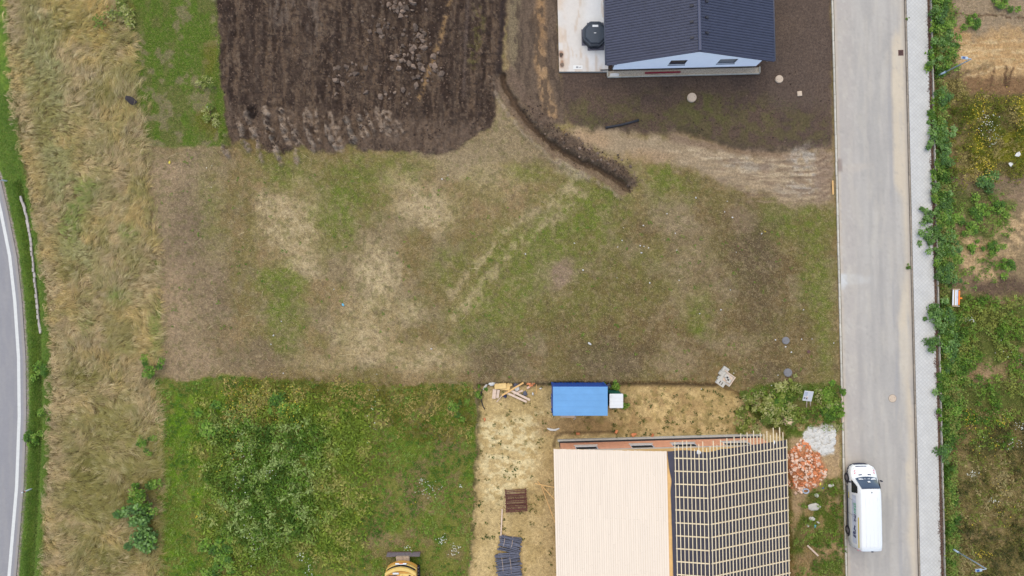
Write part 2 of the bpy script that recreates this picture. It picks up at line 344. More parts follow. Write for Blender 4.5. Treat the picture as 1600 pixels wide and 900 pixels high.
    R((116, 104, 62), F.poly([(1456,118),(1500,122),(1515,148),(1990,146),(1990,276),(1456,276)], 6, 8)); R((172, 148, 106), 0.7 * F.poly([(1464,118),(1500,122),(1514,170),(1500,290),(1464,290)], 8, 8) * F.patchy(10, 0.4, 0.56, 117))
    R((138, 138, 34), 0.8 * F.poly([(1510,160),(1990,150),(1990,270),(1520,272)], 10, 8) * F.patchy(20, 0.38, 0.55, 119))
    R((146, 122, 100), F.poly([(1470,272),(1990,274),(1990,310),(1470,312)], 8, 10) * 0.9); R((100, 110, 56), 0.9 * F.poly([(1474,292),(1582,300),(1580,350),(1545,400),(1480,380)], 14, 14) * F.patchy(18, 0.36, 0.54, 121))
    R((202, 170, 130), 0.95 * (F.blob(1530, 404, 50, 34) + F.blob(1500, 378, 24, 9) + F.blob(1590, 345, 36, 40)) * F.patchy(12, 0.34, 0.52, 123)); R((104, 84, 70), 0.9 * F.poly([(1512,438),(1990,428),(1990,462),(1525,460)], 9, 12))
    R((96, 104, 48), 0.95 * F.poly([(1458,455),(1520,462),(1990,474),(1990,700),(1458,700)], 10, 10)); R((166, 138, 106), 0.85 * (F.blob(1555, 590, 50, 22) + F.blob(1525, 575, 22, 20) + F.blob(1580, 470, 30, 9) + F.blob(1590, 560, 24, 20)) * F.patchy(12, 0.34, 0.54, 125))
    R((128, 114, 72), 0.95 * F.poly([(1474,640),(1990,655),(1990,990),(1480,990)], 16, 14)); R((164, 142, 104), 0.75 * F.poly([(1490,660),(1990,660),(1990,990),(1490,990)], 16, 14) * F.patchy(24, 0.48, 0.62, 127)); R((100, 98, 52), 0.6 * F.poly([(1490,680),(1990,680),(1990,990),(1490,990)], 16, 14) * F.patchy(16, 0.54, 0.66, 129))
    w = u - TH * v
    mix((128, 104, 90), sstep(1446, 1449, w) * sstep(1455, 1452, w))
    # verge of the main road
    dl = np.interp(v, [p[1] for p in DRY_L], [p[0] for p in DRY_L]); re = road_e(v)
    g = sstep(0, 3, u - re) * sstep(4, -2, u - dl - 8 * F.wc)
    mix((98, 124, 48), g); mix((118, 140, 54), g * 0.7 * F.patchy(14, 0.44, 0.58, 131)); mix((54, 66, 30), g * 0.7 * F.line([(28,290),(44,385),(52,450),(57,520),(59,620),(57,720),(52,800),(44,990)], 2.5, 2, 2))
    mix((166, 152, 142), sstep(-2, 0, u - re) * sstep(5.5, 3.5, u - re + 2 * F.wc))
    mix((168, 164, 166), sstep(1, -1, u - re))
    return c

def ground_albedo(u, v):
    return np.clip(lin(paint(u, v)) / GAIN, 0.006, 0.85)

# ------------------------------------------------------------------ materials
def _nodes(name):
    m = bpy.data.materials.new(name); m.use_nodes = True; n = m.node_tree
    b = n.nodes['Principled BSDF']
    return m, n, b
def _noise(n, scale, detail=4, coord='Object', stretch=None, rough=0.6):
    tc = n.nodes.new('ShaderNodeTexCoord'); t = n.nodes.new('ShaderNodeTexNoise')
    t.inputs['Scale'].default_value = scale; t.inputs['Detail'].default_value = detail; t.inputs['Roughness'].default_value = rough
    if stretch:
        mp = n.nodes.new('ShaderNodeMapping'); mp.inputs['Scale'].default_value = stretch
        n.links.new(tc.outputs[coord], mp.inputs[0]); n.links.new(mp.outputs[0], t.inputs['Vector'])
    else: n.links.new(tc.outputs[coord], t.inputs['Vector'])
    return t
def _range(n, src, lo, hi, a=0.3, b=0.7):
    r = n.nodes.new('ShaderNodeMapRange'); r.inputs[1].default_value = a; r.inputs[2].default_value = b
    r.inputs[3].default_value = lo; r.inputs[4].default_value = hi
    n.links.new(src, r.inputs[0]); return r.outputs[0]
def _mulcol(n, col, fac):
    mx = n.nodes.new('ShaderNodeVectorMath'); mx.operation = 'MULTIPLY'
    n.links.new(col, mx.inputs[0]); n.links.new(fac, mx.inputs[1]); return mx.outputs[0]
def mat(name, rgb, rough=0.7, var=0.12, scale=6.0, bump=0.0, bscale=30.0, metal=0.0, stretch=None, rnd=0.0, spec=0.3, albedo=None):
    m, n, b = _nodes(name)
    c = n.nodes.new('ShaderNodeRGB'); c.outputs[0].default_value = (*(albedo or alb(*rgb)), 1)
    out = c.outputs[0]
    if var: out = _mulcol(n, out, _range(n, _noise(n, scale, 5, stretch=stretch).outputs[0], 1 - var, 1 + var))
    if rnd:
        oi = n.nodes.new('ShaderNodeObjectInfo'); out = _mulcol(n, out, _range(n, oi.outputs['Random'], 1 - rnd, 1 + rnd, 0, 1))
    n.links.new(out, b.inputs['Base Color'])
    b.inputs['Roughness'].default_value = rough; b.inputs['Metallic'].default_value = metal; b.inputs['Specular IOR Level'].default_value = spec
    if bump:
        bp = n.nodes.new('ShaderNodeBump'); bp.inputs['Strength'].default_value = bump; bp.inputs['Distance'].default_value = 0.03
        n.links.new(_noise(n, bscale, 5).outputs[0], bp.inputs['Height']); n.links.new(bp.outputs[0], b.inputs['Normal'])
    return m
def mat_vcol(name, rough=0.9, v1=(1.5, 0.10), v2=(6.0, 0.28), v3=(24.0, 0.42), bump=0.8, bdist=0.08, bscale=14.0, spec=0.1):
    m, n, b = _nodes(name)
    a = n.nodes.new('ShaderNodeAttribute'); a.attribute_name = 'Col'
    out = a.outputs['Color']
    for i, (s, k) in enumerate((v1, v2, v3)):
        if k: out = _mulcol(n, out, _range(n, _noise(n, s, 5, rough=0.65).outputs[0], 1 - k, 1 + k))
    n.links.new(out, b.inputs['Base Color']); b.inputs['Roughness'].default_value = rough; b.inputs['Specular IOR Level'].default_value = spec
    if bump:
        bp = n.nodes.new('ShaderNodeBump'); bp.inputs['Strength'].default_value = bump; bp.inputs['Distance'].default_value = bdist
        n.links.new(_noise(n, bscale, 8, rough=0.7).outputs[0], bp.inputs['Height']); n.links.new(bp.outputs[0], b.inputs['Normal'])
    return m
def mat_leaf(name):
    m, n, b = _nodes(name)
    a = n.nodes.new('ShaderNodeAttribute'); a.attribute_name = 'Col'
    n.links.new(a.outputs['Color'], b.inputs['Base Color'])
    b.inputs['Roughness'].default_value = 0.65; b.inputs['Specular IOR Level'].default_value = 0.2
    tr = n.nodes.new('ShaderNodeBsdfTranslucent'); n.links.new(a.outputs['Color'], tr.inputs[0])
    mx = n.nodes.new('ShaderNodeMixShader'); mx.inputs[0].default_value = 0.25
    o = n.nodes['Material Output']
    n.links.new(b.outputs[0], mx.inputs[1]); n.links.new(tr.outputs[0], mx.inputs[2]); n.links.new(mx.outputs[0], o.inputs[0])
    return m
def mat_glass(name, rgb, rough=0.05):
    m, n, b = _nodes(name)
    b.inputs['Base Color'].default_value = (*alb(*rgb), 1); b.inputs['Roughness'].default_value = rough; b.inputs['Specular IOR Level'].default_value = 0.8
    return m

M = dict(
    ground=mat_vcol('ground_cover'), asphalt=mat_vcol('asphalt', 0.85, (0.5, .03), (4.0, .03), (60.0, .09), 0.25, 0.01, 90.0),
    leaf=mat_leaf('leaf'),
    concrete=mat('concrete', (205, 200, 194), 0.85, .10, 5, .3, 40), kerb=mat('kerb_concrete', (206, 198, 186), .85, .14, 3, .3, 50, rnd=.10),
    kerb_dark=mat('kerb_grey', (160, 146, 132), .85, .16, 3, .3, 50, rnd=.12),
    white_wall=mat('white_render', (226, 232, 244), .85, .02, 3, .1, 120, albedo=(.94, .91, .87)), plinth=mat('plinth_render', (120, 112, 106), .9, .1, 8),
    tile=mat('anthracite_tile', (58, 61, 82), .5, .16, 2.2, rnd=0), tile_trim=mat('anthracite_trim', (78, 80, 102), .45, .06, 3),
    gutter=mat('grey_gutter', (92, 92, 104), .4, .05, 3), soffit=mat('soffit_white', (214, 214, 226), .8, .04),
    void_glass=mat('unlit_pane', (40, 38, 38), .6, .2, 4, spec=.1), dark_glass=mat_glass('dark_glass', (46, 48, 56)), pale_glass=mat_glass('pale_glass', (150, 152, 160), .12), frame_dark=mat('dark_frame', (52, 50, 56), .5, .05),
    redbar=mat('dark_red_paint', (146, 26, 52), .5, .12, 6), gravel=mat('pebble_gravel', (206, 190, 172), .9, .5, 16, .8, 30),
    wood_old2=mat('muddy_steel', (178, 154, 132), .8, .3, 7), rust=mat('rusty_steel', (112, 66, 60), .85, .3, 14), steelblue=mat('weathered_grey_blue', (96, 98, 114), .7, .35, 9, rnd=.3),
    wood=mat('new_timber', (250, 230, 212), .75, .03, 2.2, .1, 40, stretch=(9, .6, 9), rnd=.022), wood2=mat('batten_timber', (250, 228, 194), .75, .06, 3, rnd=.05),
    wood_or=mat('orange_timber', (240, 190, 124), .75, .10, 3), wood_old=mat('pale_old_timber', (226, 200, 182), .8, .12, 4, rnd=.08), osb=mat('yellow_insulation', (244, 206, 140), .85, .12, 5),
    membrane=mat('dark_roof_membrane', (66, 63, 76), .55, .12, 2.5, .4, 5), block=mat('clay_block', (250, 176, 138), .85, .14, 2.5, .2, 40), mortar=mat('block_mortar', (232, 160, 126), .9, .08),
    bitumen=mat('black_bitumen', (52, 50, 52), .7, .1), brick=mat('broken_clay_brick', (230, 146, 100), .9, .22, 9, .3, 40, rnd=.25), brick_pale=mat('dusty_clay_brick', (246, 210, 188), .9, .16, 9, .3, 40, rnd=.18),
    blue_sheet=mat('blue_sheet', (112, 168, 224), .5, .06, 1.3), blue_dark=mat('blue_paint', (34, 84, 176), .5, .08, 3), plastic_green=mat('green_plastic', (24, 92, 78), .5, .06), plastic_white=mat('white_plastic', (236, 236, 242), .5, .03),
    tub=mat('charcoal_vinyl', (58, 68, 82), .5, .08, 5), tub_dark=mat('black_vinyl', (40, 45, 56), .5, .08, 5), mat_grey=mat('rubber_mat', (112, 108, 120), .8, .1), paper=mat('white_paper', (238, 236, 236), .7, .03), ink=mat('dark_ink', (90, 88, 104), .8, .1),
    van=mat('white_van_paint', (250, 250, 253), .35, .0, spec=.4), van_trim=mat('black_plastic_trim', (56, 58, 74), .6, .1), tyre=mat('tyre_rubber', (52, 48, 54), .85, .1), rim=mat('grey_rim', (132, 126, 132), .5, .1),
    green_ink=mat('green_vinyl', (96, 190, 140), .6, .0), navy=mat('navy_vinyl', (56, 62, 104), .6, .0), yellow=mat('yellow_vinyl', (238, 212, 84), .6, .0), redink=mat('red_reflective', (244, 130, 152), .5, .0), blue_grey=mat('pale_blue_vinyl', (206, 212, 230), .6, .2, 2.5), lamp_glass=mat('headlamp', (190, 200, 206), .2, .1),
    cab_yellow=mat('machine_yellow', (240, 202, 118), .5, .08, 4), cab_orange=mat('machine_dark_yellow', (226, 166, 80), .55, .1, 4), steel=mat('worn_steel', (124, 112, 116), .6, .25, 8), black=mat('black_rubber', (40, 36, 40), .8, .1),
    galv=mat('galvanised_steel', (188, 204, 224), .4, .06, 4, metal=.2), lamp_dark=mat('lamp_panel', (72, 96, 150), .25, .05), orange=mat('orange_plastic', (250, 140, 40), .5, .05), board_white=mat('white_board', (238, 238, 244), .6, .03),
    clod=mat('soil_clod', (124, 105, 92), .95, .3, 9, .5, 30, rnd=.45), stone=mat('white_stone', (232, 228, 226), .9, .08, 10, rnd=.06), stone_pink=mat('pale_boulder', (232, 204, 172), .9, .12, 5, .4, 12), cover_beige=mat('cover_concrete', (214, 192, 172), .9, .08, 5, .3, 30), cover_grey=mat('cover_grey', (132, 130, 134), .8, .12, 6, .3, 30), iron=mat('rusty_iron', (110, 78, 72), .8, .2, 8),
    hose=mat('black_hose', (48, 48, 54), .6, .1), bark=mat('bark', (110, 94, 72), .9, .2, 10), channel=mat('channel_concrete', (196, 186, 182), .9, .14, 4, .4, 25, rnd=.10), litter_blue=mat('blue_litter', (110, 190, 224), .6, .05), lime=mat('lime_lump', (222, 218, 214), .95, .10, 6, .4, 20, rnd=.06),
    terrace=None, line=mat('road_paint', (226, 224, 222), .7, .06, 4), dark_cloth=mat('dark_cloth', (62, 54, 56), .9, .2, 8),
)

# ------------------------------------------------------------------ mesh building
class MB:
    def __init__(s): s.v = []; s.f = []; s.m = []
    def add(s, vs, fs, mi=0):
        k = len(s.v); s.v += [tuple(p) for p in vs]; s.f += [tuple(i + k for i in f) for f in fs]; s.m += [mi] * len(fs)
        return s
    def box(s, c, d, rot=None, mi=0):
        hx, hy, hz = d[0] / 2, d[1] / 2, d[2] / 2
        vs = [Vector((x, y, z)) for z in (-hz, hz) for (x, y) in ((-hx, -hy), (hx, -hy), (hx, hy), (-hx, hy))]
        if rot is not None:
            R = rot if isinstance(rot, Matrix) else Matrix.Rotation(rot, 3, 'Z'); vs = [R @ p for p in vs]
        c = Vector(c)
        return s.add([p + c for p in vs], [(3, 2, 1, 0), (4, 5, 6, 7), (0, 1, 5, 4), (1, 2, 6, 5), (2, 3, 7, 6), (3, 0, 4, 7)], mi)
    def beam(s, a, b, w, h, up=(0, 0, 1), mi=0):
        a = Vector(a); b = Vector(b); d = (b - a); L = d.length; d = d / L
        up = Vector(up); x = d.cross(up).normalized(); z = x.cross(d).normalized()
        R = Matrix((x, d, z)).transposed()
        return s.box((a + b) / 2, (w, L, h), R, mi)
    def prism(s, pts, z0, z1, mi=0, top_scale=1.0):
        n = len(pts); cx = sum(p[0] for p in pts) / n; cy = sum(p[1] for p in pts) / n
        vs = [(p[0], p[1], z0) for p in pts] + [(cx + (p[0] - cx) * top_scale, cy + (p[1] - cy) * top_scale, z1) for p in pts]
        fs = [tuple(range(n - 1, -1, -1)), tuple(range(n, 2 * n))] + [(i, (i + 1) % n, n + (i + 1) % n, n + i) for i in range(n)]
        return s.add(vs, fs, mi)
    def tube(s, path, r, n=8, mi=0, caps=True):
        path = [Vector(p) for p in path]; rs = r if isinstance(r, (list, tuple)) else [r] * len(path)
        vs = []; m = len(path)
        for i, p in enumerate(path):
            d = (path[min(i + 1, m - 1)] - path[max(i - 1, 0)]).normalized()
            a = d.cross(Vector((0, 0, 1)));  a = a.normalized() if a.length > 1e-3 else Vector((1, 0, 0)); b = d.cross(a)
            vs += [p + rs[i] * (math.cos(t) * a + math.sin(t) * b) for t in [2 * math.pi * k / n for k in range(n)]]
        fs = [(i * n + k, i * n + (k + 1) % n, (i + 1) * n + (k + 1) % n, (i + 1) * n + k) for i in range(m - 1) for k in range(n)]
        if caps: fs += [tuple(range(n - 1, -1, -1)), tuple(range((m - 1) * n, m * n))]
        return s.add(vs, fs, mi)
    def mesh(s, name, mats, bevel=0.0, smooth=False, seg=2):
        me = bpy.data.meshes.new(name); me.from_pydata(s.v, [], s.f)
        for q in (mats if isinstance(mats, (list, tuple)) else [mats]): me.materials.append(q)
        me.polygons.foreach_set('material_index', s.m)
        bm = bmesh.new(); bm.from_mesh(me); bmesh.ops.recalc_face_normals(bm, faces=bm.faces)
        if bevel:
            es = [e for e in bm.edges if len(e.link_faces) == 2 and e.calc_face_angle(0) > 0.5]
            bmesh.ops.bevel(bm, geom=es, offset=bevel, segments=seg, affect='EDGES', clamp_overlap=True)
        bm.to_mesh(me); bm.free()
        if smooth: me.polygons.foreach_set('use_smooth', [True] * len(me.polygons))
        me.update(); return me
    def build(s, name, mats, parent=None, loc=None, rot=None, bevel=0.0, smooth=False):
        return link(name, s.mesh(name, mats, bevel, smooth), parent, loc, rot)

def mesh_np(name, V, T, C, material, smooth=False):
    """big mesh straight from arrays: V (n,3), T (m,3|4), C (n,3) linear colours"""
    V = np.asarray(V, np.float32); T = np.asarray(T, np.int32); k = T.shape[1]; ok = True
    me = bpy.data.meshes.new(name)
    me.vertices.add(len(V)); me.vertices.foreach_set('co', V.ravel())
    me.loops.add(T.size); me.loops.foreach_set('vertex_index', T.ravel())
    me.polygons.add(len(T)); me.polygons.foreach_set('loop_start', np.arange(0, T.size, k, dtype=np.int32))
    try: me.polygons.foreach_set('loop_total', np.full(len(T), k, np.int32))
    except Exception: pass
    me.update(calc_edges=True)
    if C is not None:
        a = me.color_attributes.new('Col', 'FLOAT_COLOR', 'POINT')
        a.data.foreach_set('color', np.concatenate([np.asarray(C, np.float32), np.ones((len(V), 1), np.float32)], 1).ravel())
    if smooth: me.polygons.foreach_set('use_smooth', np.ones(len(T), bool))
    me.materials.append(material); return me
def grid_faces(nr, nc):
    i = np.arange(nr - 1)[:, None] * nc + np.arange(nc - 1)[None]; i = i.ravel()
    return np.stack([i, i + nc, i + nc + 1, i + 1], 1)

# ------------------------------------------------------------------ ground: one sheet out to the horizon
def axis(lo, hi, step, far):
    core = np.arange(lo, hi + 0.01, step); out = [step]
    x = 0; e = []
    d = step
    while x < far: d *= 1.35; x += d; e.append(x)
    e = np.array(e)
    return np.concatenate([lo - e[::-1], core, hi + e])
ua = axis(-70, 1670, 2.0, 45000); va = axis(-70, 970, 2.0, 45000)
UU, VV = np.meshgrid(ua, va)
inside = (np.abs(UU - 800) < 1600) & (np.abs(VV - 450) < 1200)
Z = np.where(inside, ground_height(np.clip(UU, -700, 2300), np.clip(VV, -700, 1600)), 0)
Z = np.where((np.abs(UU - 800) < 1000) & (np.abs(VV - 450) < 700), Z, np.minimum(Z, -0.06))
CC = ground_albedo(np.clip(UU, -300, 1900).ravel(), np.clip(VV, -300, 1200).ravel())
GV = np.stack([((UU - 800) / PX).ravel(), ((450 - VV) / PX).ravel(), Z.ravel()], 1)
ground = link('ground', mesh_np('ground', GV, grid_faces(len(va), len(ua)), CC, M['ground'], True))
tag(ground, 'open ground of mown grass, ploughed soil and sand', kind='structure')
_ci = [np.searchsorted(ua, -70.0 - 1e-6), np.searchsorted(va, -70.0 - 1e-6)]
_nu, _nv = int(1740 / 2) + 1, int(1040 / 2) + 1
ZG = Z[_ci[1]:_ci[1] + _nv, _ci[0]:_ci[0] + _nu]; CG = CC.reshape(Z.shape + (3,))[_ci[1]:_ci[1] + _nv, _ci[0]:_ci[0] + _nu]
def _look(A, u, v):
    x = np.clip((np.asarray(u, float) + 70) / 2, 0, _nu - 1.001); y = np.clip((np.asarray(v, float) + 70) / 2, 0, _nv - 1.001)
    i = x.astype(int); j = y.astype(int); f = x - i; g = y - j
    if A.ndim == 3: f = f[..., None]; g = g[..., None]
    return (A[j, i] * (1 - f) + A[j, i + 1] * f) * (1 - g) + (A[j + 1, i] * (1 - f) + A[j + 1, i + 1] * f) * g
def ground_height(u, v): return _look(ZG, u, v)          # from here on: read the finished sheet
def ground_albedo(u, v): return _look(CG, u, v)
def zg(u, v):
    return float(ground_height(np.array([float(u)]), np.array([float(v)]))[0])
def on_ground(u, v, dz=0.0):
    z = zg(u, v); x, y = G(u, v); return Vector((x, y, z + dz))

# ------------------------------------------------------------------ roads, pavement, kerbs
def strip(name, lo, hi, nu, vs, z, colf, material):
    vs = np.asarray(vs, float); t = np.linspace(0, 1, nu)
    U = lo(vs)[:, None] * (1 - t) + hi(vs)[:, None] * t; Vv = np.repeat(vs[:, None], nu, 1)
    zz = np.full(U.shape, z) if not callable(z) else z(U, Vv)
    C = None if colf is None else np.clip(lin(colf(U.ravel(), Vv.ravel())) / GAIN, 0.005, .85)
    V3 = np.stack([((U - 800) / PX).ravel(), ((450 - Vv) / PX).ravel(), zz.ravel()], 1)
    return link(name, mesh_np(name, V3, grid_faces(len(vs), nu), C, material, True))
vfar = np.concatenate([np.linspace(-9000, -120, 30), np.arange(-110, 1011, 4.0), np.linspace(1020, 9000, 30)])
def street_col(u, v):
    F = Field(u, v); w = u - TH * v; c = np.empty(u.shape + (3,)); c[...] = (188, 181, 176)
    def mix(col, m):
        m = m.full() if isinstance(m, Patchy) else m
        m = np.clip(m, 0, 1)[..., None]; c[...] = c * (1 - m) + np.array(col, float) * m
    mix((197, 190, 184), 0.6 * F.patchy(18, .45, .6, 201, .25, 5)); mix((179, 173, 169), .6 * F.patchy(30, .5, .62, 203, .4, 3))
    mix((192, 182, 176), .7 * sstep(1345, 1318, w)); mix((206, 190, 174), .75 * sstep(1309, 1304, w + 3 * F.wc))
    edge = 1404 - 8 * sstep(.35, .65, fbm(v / 120, v * 0, 205)) - 14 * sstep(40, 90, v) * sstep(330, 240, v) * .6
    mix((216, 199, 178), .85 * sstep(-7, 7, w - edge + 8 * F.wa) * F.patchy(26, .18, .46, 207, .5, 3))
    mix((220, 204, 184), .6 * (F.blob(1404, 130, 9, 60) + F.blob(1412, 520, 7, 80) + F.blob(1421, 745, 6, 28)) )
    mix((214, 212, 212), .8 * (F.blob(1316, 442, 8, 12) + .6 * F.blob(1330, 436, 30, 8))); mix((202, 190, 180), .6 * F.blob(1330, 262, 30, 7, -6))
    mix((206, 198, 190), .5 * F.patchy(6, .66, .72, 209) * sstep(1370, 1310, w)); mix((150, 132, 124), .7 * F.poly([(1303,248),(1315,248),(1316,268),(1306,270)], 2, 1.5))
    for wt in (1330, 1352, 1366, 1388): mix((172, 166, 163), .45 * sstep(5, 1, np.abs(w - wt + 5 * F.wa)) * F.patchy(30, .38, .6, 213 + wt, .3, 4))
    mix((208, 198, 186), .3 * F.patchy(16, .54, .72, 217, .5, 3)); mix((168, 162, 158), .3 * F.patchy(3, .70, .78, 219))
    mix((168, 165, 168), .5 * sstep(3, 1, np.abs(w - 1386)) * F.patchy(40, .45, .6, 211, .2, 3)); mix((168, 160, 158), .7 * sstep(5, 1, 1413 - w))
    return c
street = strip('street', lambda v: st(v, U_ROAD0), lambda v: st(v, U_ROAD1), 40, vfar, 0.0, street_col, M['asphalt'])
tag(street, 'light grey dusty asphalt street running beside the plot', kind='structure')
def mroad_col(u, v):
    F = Field(u, v); c = np.empty(u.shape + (3,)); c[...] = (156, 153, 158); d = road_e(v) - u
    def mix(col, m):
        m = m.full() if isinstance(m, Patchy) else m
        m = np.clip(m, 0, 1)[..., None]; c[...] = c * (1 - m) + np.array(col, float) * m
    mix((164, 160, 162), .6 * F.patchy(10, .45, .6, 221, .4, 5)); mix((158, 154, 160), .8 * sstep(1.5, .2, np.abs(d - 6.5))); mix((170, 160, 154), .7 * sstep(5, 3, d))
    return c
vm = np.concatenate([np.linspace(-3000, -100, 12), np.arange(-90, 991, 5.0), np.linspace(1000, 4000, 12)])
mroad = strip('main_road', lambda v: road_e(v) - 160, lambda v: road_e(v), 60, vm, 0.0, mroad_col, M['asphalt'])
tag(mroad, 'grey asphalt of the curving main road', kind='structure')
ml = strip('edge_line', lambda v: road_e(v) - 13.4, lambda v: road_e(v) - 8.4, 4, vm, 0.005, None, M['line']); ml.parent = mroad

# pavement: small concrete setts drawn by the material (each under five pixels)
m, n, b = _nodes('paving_setts')
tc = n.nodes.new('ShaderNodeTexCoord'); mp = n.nodes.new('ShaderNodeMapping'); mp.inputs['Rotation'].default_value = (0, 0, math.radians(45) + TH)
br = n.nodes.new('ShaderNodeTexBrick'); br.inputs['Scale'].default_value = 1.0; br.inputs['Brick Width'].default_value = .20; br.inputs['Row Height'].default_value = .20
br.inputs['Mortar Size'].default_value = .012; br.offset = 0.0
br.inputs['Color1'].default_value = (*alb(217, 214, 212), 1); br.inputs['Color2'].default_value = (*alb(210, 207, 206), 1); br.inputs['Mortar'].default_value = (*alb(196, 192, 189), 1)
n.links.new(tc.outputs['Object'], mp.inputs[0]); n.links.new(mp.outputs[0], br.inputs['Vector'])
o_ = _mulcol(n, br.outputs[0], _range(n, _noise(n, 1.2, 6).outputs[0], .93, 1.05)); n.links.new(o_, b.inputs['Base Color']); b.inputs['Roughness'].default_value = .85; b.inputs['Specular IOR Level'].default_value = .2
bp = n.nodes.new('ShaderNodeBump'); bp.inputs['Strength'].default_value = .5; bp.inputs['Distance'].default_value = .01; bp.invert = True
n.links.new(br.outputs['Fac'], bp.inputs['Height']); n.links.new(bp.outputs[0], b.inputs['Normal'])
M['setts'] = m
pave = strip('pavement', lambda v: st(v, U_PAVE0), lambda v: st(v, U_PAVE1), 6, vfar, 0.07, None, M['setts'])
tag(pave, 'pale grey paved footway along the street', kind='structure')

def kerb_row(name, label, uc, width, z0, z1, material, v0=-20, v1=925, step=21.0):
    hw = width / 2 * PX
    bed = strip(name, lambda v: st(v, uc - hw * .8), lambda v: st(v, uc + hw * .8), 2, vfar, z1 - 0.03, None, M['kerb_dark'])
    tag(bed, label, kind='structure')
    me = MB().box((0, 0, 0), (width, .985, z1 - z0)).mesh('kerb_stone', material, bevel=.012, seg=1)
    r = random.Random(int(uc))
    for i in range(int((v1 - v0) / step)):
        v = v0 + (i + .5) * step; x, y = G(st(v, uc), v)
        o = link('kerb_stone', me, bed, (x + r.uniform(-.006, .006), y, (z0 + z1) / 2 + r.uniform(-.006, .006)), (r.uniform(-.008, .008), r.uniform(-.02, .02), TH + r.uniform(-.004, .004)))
kerb_row('kerb', 'pale flush concrete kerb on the plot side of the street', U_KERB_W + 1.6, .13, -.2, .045, M['kerb'])
kerb_row('kerb', 'grey concrete kerb between street and pavement', 1414.0, .10, -.2, .085, M['kerb_dark'])
kerb_row('pavement_edging', 'thin pale concrete edging behind the pavement', U_EDGE + 1.0, .085, -.2, .13, M['kerb'])

# terrace slab by the white house
def terr_col(u, v):
    F = Field(u, v); c = np.empty(u.shape + (3,)); c[...] = (226, 218, 214)
    def mix(col, m):
        m = m.full() if isinstance(m, Patchy) else m
        m = np.clip(m, 0, 1)[..., None]; c[...] = c * (1 - m) + np.array(col, float) * m
    mix((238, 236, 240), .8 * F.poly([(912,-150),(950,-150),(950,105),(918,100)], 10, 8)); mix((222, 200, 182), .8 * F.line([(872,-90),(874,115)], 10, 8, 6) * F.patchy(12, .3, .6, 231))
    mix((208, 184, 166), .5 * F.patchy(10, .58, .70, 233, .6, 2)); mix((160, 120, 98), .8 * (F.blob(876, 86, 4, 5) + F.blob(878, 100, 3, 6)))
    return c
sl = strip('terrace_slab', lambda v: 871 + .024 * v, lambda v: 950 + .0 * v, 40, np.concatenate([[-150], np.arange(-90, 112, 3.0), [112.5]]), 0.10, terr_col, M['asphalt'])
tag(sl, 'pale concrete terrace slab west of the white house', kind='structure')
fr = MB(); a0 = P(873.7, 112.5, .1); a1 = P(950, 112.5, .1); w0 = P(867.4, -150, .1)
fr.add([(a0.x, a0.y, .1), (a1.x, a1.y, .1), (a1.x, a1.y, -.15), (a0.x, a0.y, -.15), (w0.x, w0.y, .1), (w0.x, w0.y, -.15)], [(0, 1, 2, 3), (4, 0, 3, 5)])
fr.build('slab_edge', M['concrete'], sl)

# ------------------------------------------------------------------ vegetation (stuff nobody could count, straight from arrays)
RNG = np.random.default_rng(77)
KEEP_CLEAR = [(1490, 465, 11, 19), (1262, 623, 12, 17), (1231, 658, 11, 10), (1126, 590, 14, 18), (1394, 622, 0, 0)]
def clear_of(u, v, grow=0):
    k = np.ones(np.shape(u), bool)
    for (x, y, rx, ry) in KEEP_CLEAR:
        if rx: k &= ~(((np.asarray(u) - x) / (rx + grow)) ** 2 + ((np.asarray(v) - y) / (ry + grow)) ** 2 < 1)
    return k
def scatter(pts, density, soft=3, warp=6, keep=None, cap=260000):
    xs = [p[0] for p in pts]; ys = [p[1] for p in pts]
    x0, x1, y0, y1 = max(min(xs), -40), min(max(xs), 1640), max(min(ys), -40), min(max(ys), 940)
    n = min(int((x1 - x0) * (y1 - y0) / PX ** 2 * density), cap)
    u = RNG.uniform(x0, x1, n); v = RNG.uniform(y0, y1, n)
    F = Field(u, v); m = F.poly(pts, soft, warp)
    if keep is not None: m = m * keep(F)
    k = (RNG.random(n) < m) & clear_of(u, v)
    return u[k], v[k]
def seen(c, boost=1.08):
    return np.clip(lin(c) / GAIN * boost, .004, .8)
def blade_mesh(name, u, v, L, Wd, ang, tilt, col, shade=.75, parent=None, z=None):
    n = len(u); x = (u - 800) / PX; y = (450 - v) / PX
    z = ground_height(u, v) - .01 if z is None else z
    dx, dy = np.cos(ang), np.sin(ang); px, py = -dy, dx
    t1, t2 = np.clip(tilt + .35, 0, 1.45), np.clip(tilt - .35, -.25, 1.3)
    mx = x + .45 * L * np.cos(t1) * dx; my = y + .45 * L * np.cos(t1) * dy; mz = z + .45 * L * np.sin(t1)
    tx = mx + .55 * L * np.cos(t2) * dx; ty = my + .55 * L * np.cos(t2) * dy; tz = np.maximum(mz + .55 * L * np.sin(t2), z + .02)
    w = Wd / 2
    V = np.empty((n, 5, 3)); V[:, 0] = np.stack([x + px * w, y + py * w, z], 1); V[:, 1] = np.stack([x - px * w, y - py * w, z], 1)
    V[:, 2] = np.stack([mx - px * w * .9, my - py * w * .9, mz], 1); V[:, 3] = np.stack([mx + px * w * .9, my + py * w * .9, mz], 1); V[:, 4] = np.stack([tx, ty, tz], 1)
    b = np.arange(n) * 5
    T = np.concatenate([np.stack([b, b + 1, b + 2], 1), np.stack([b, b + 2, b + 3], 1), np.stack([b + 3, b + 2, b + 4], 1)])
    C = np.repeat(col[:, None, :], 5, 1)
    return link(name, mesh_np(name, V.reshape(-1, 3), T, C.reshape(-1, 3), M['leaf']), parent)
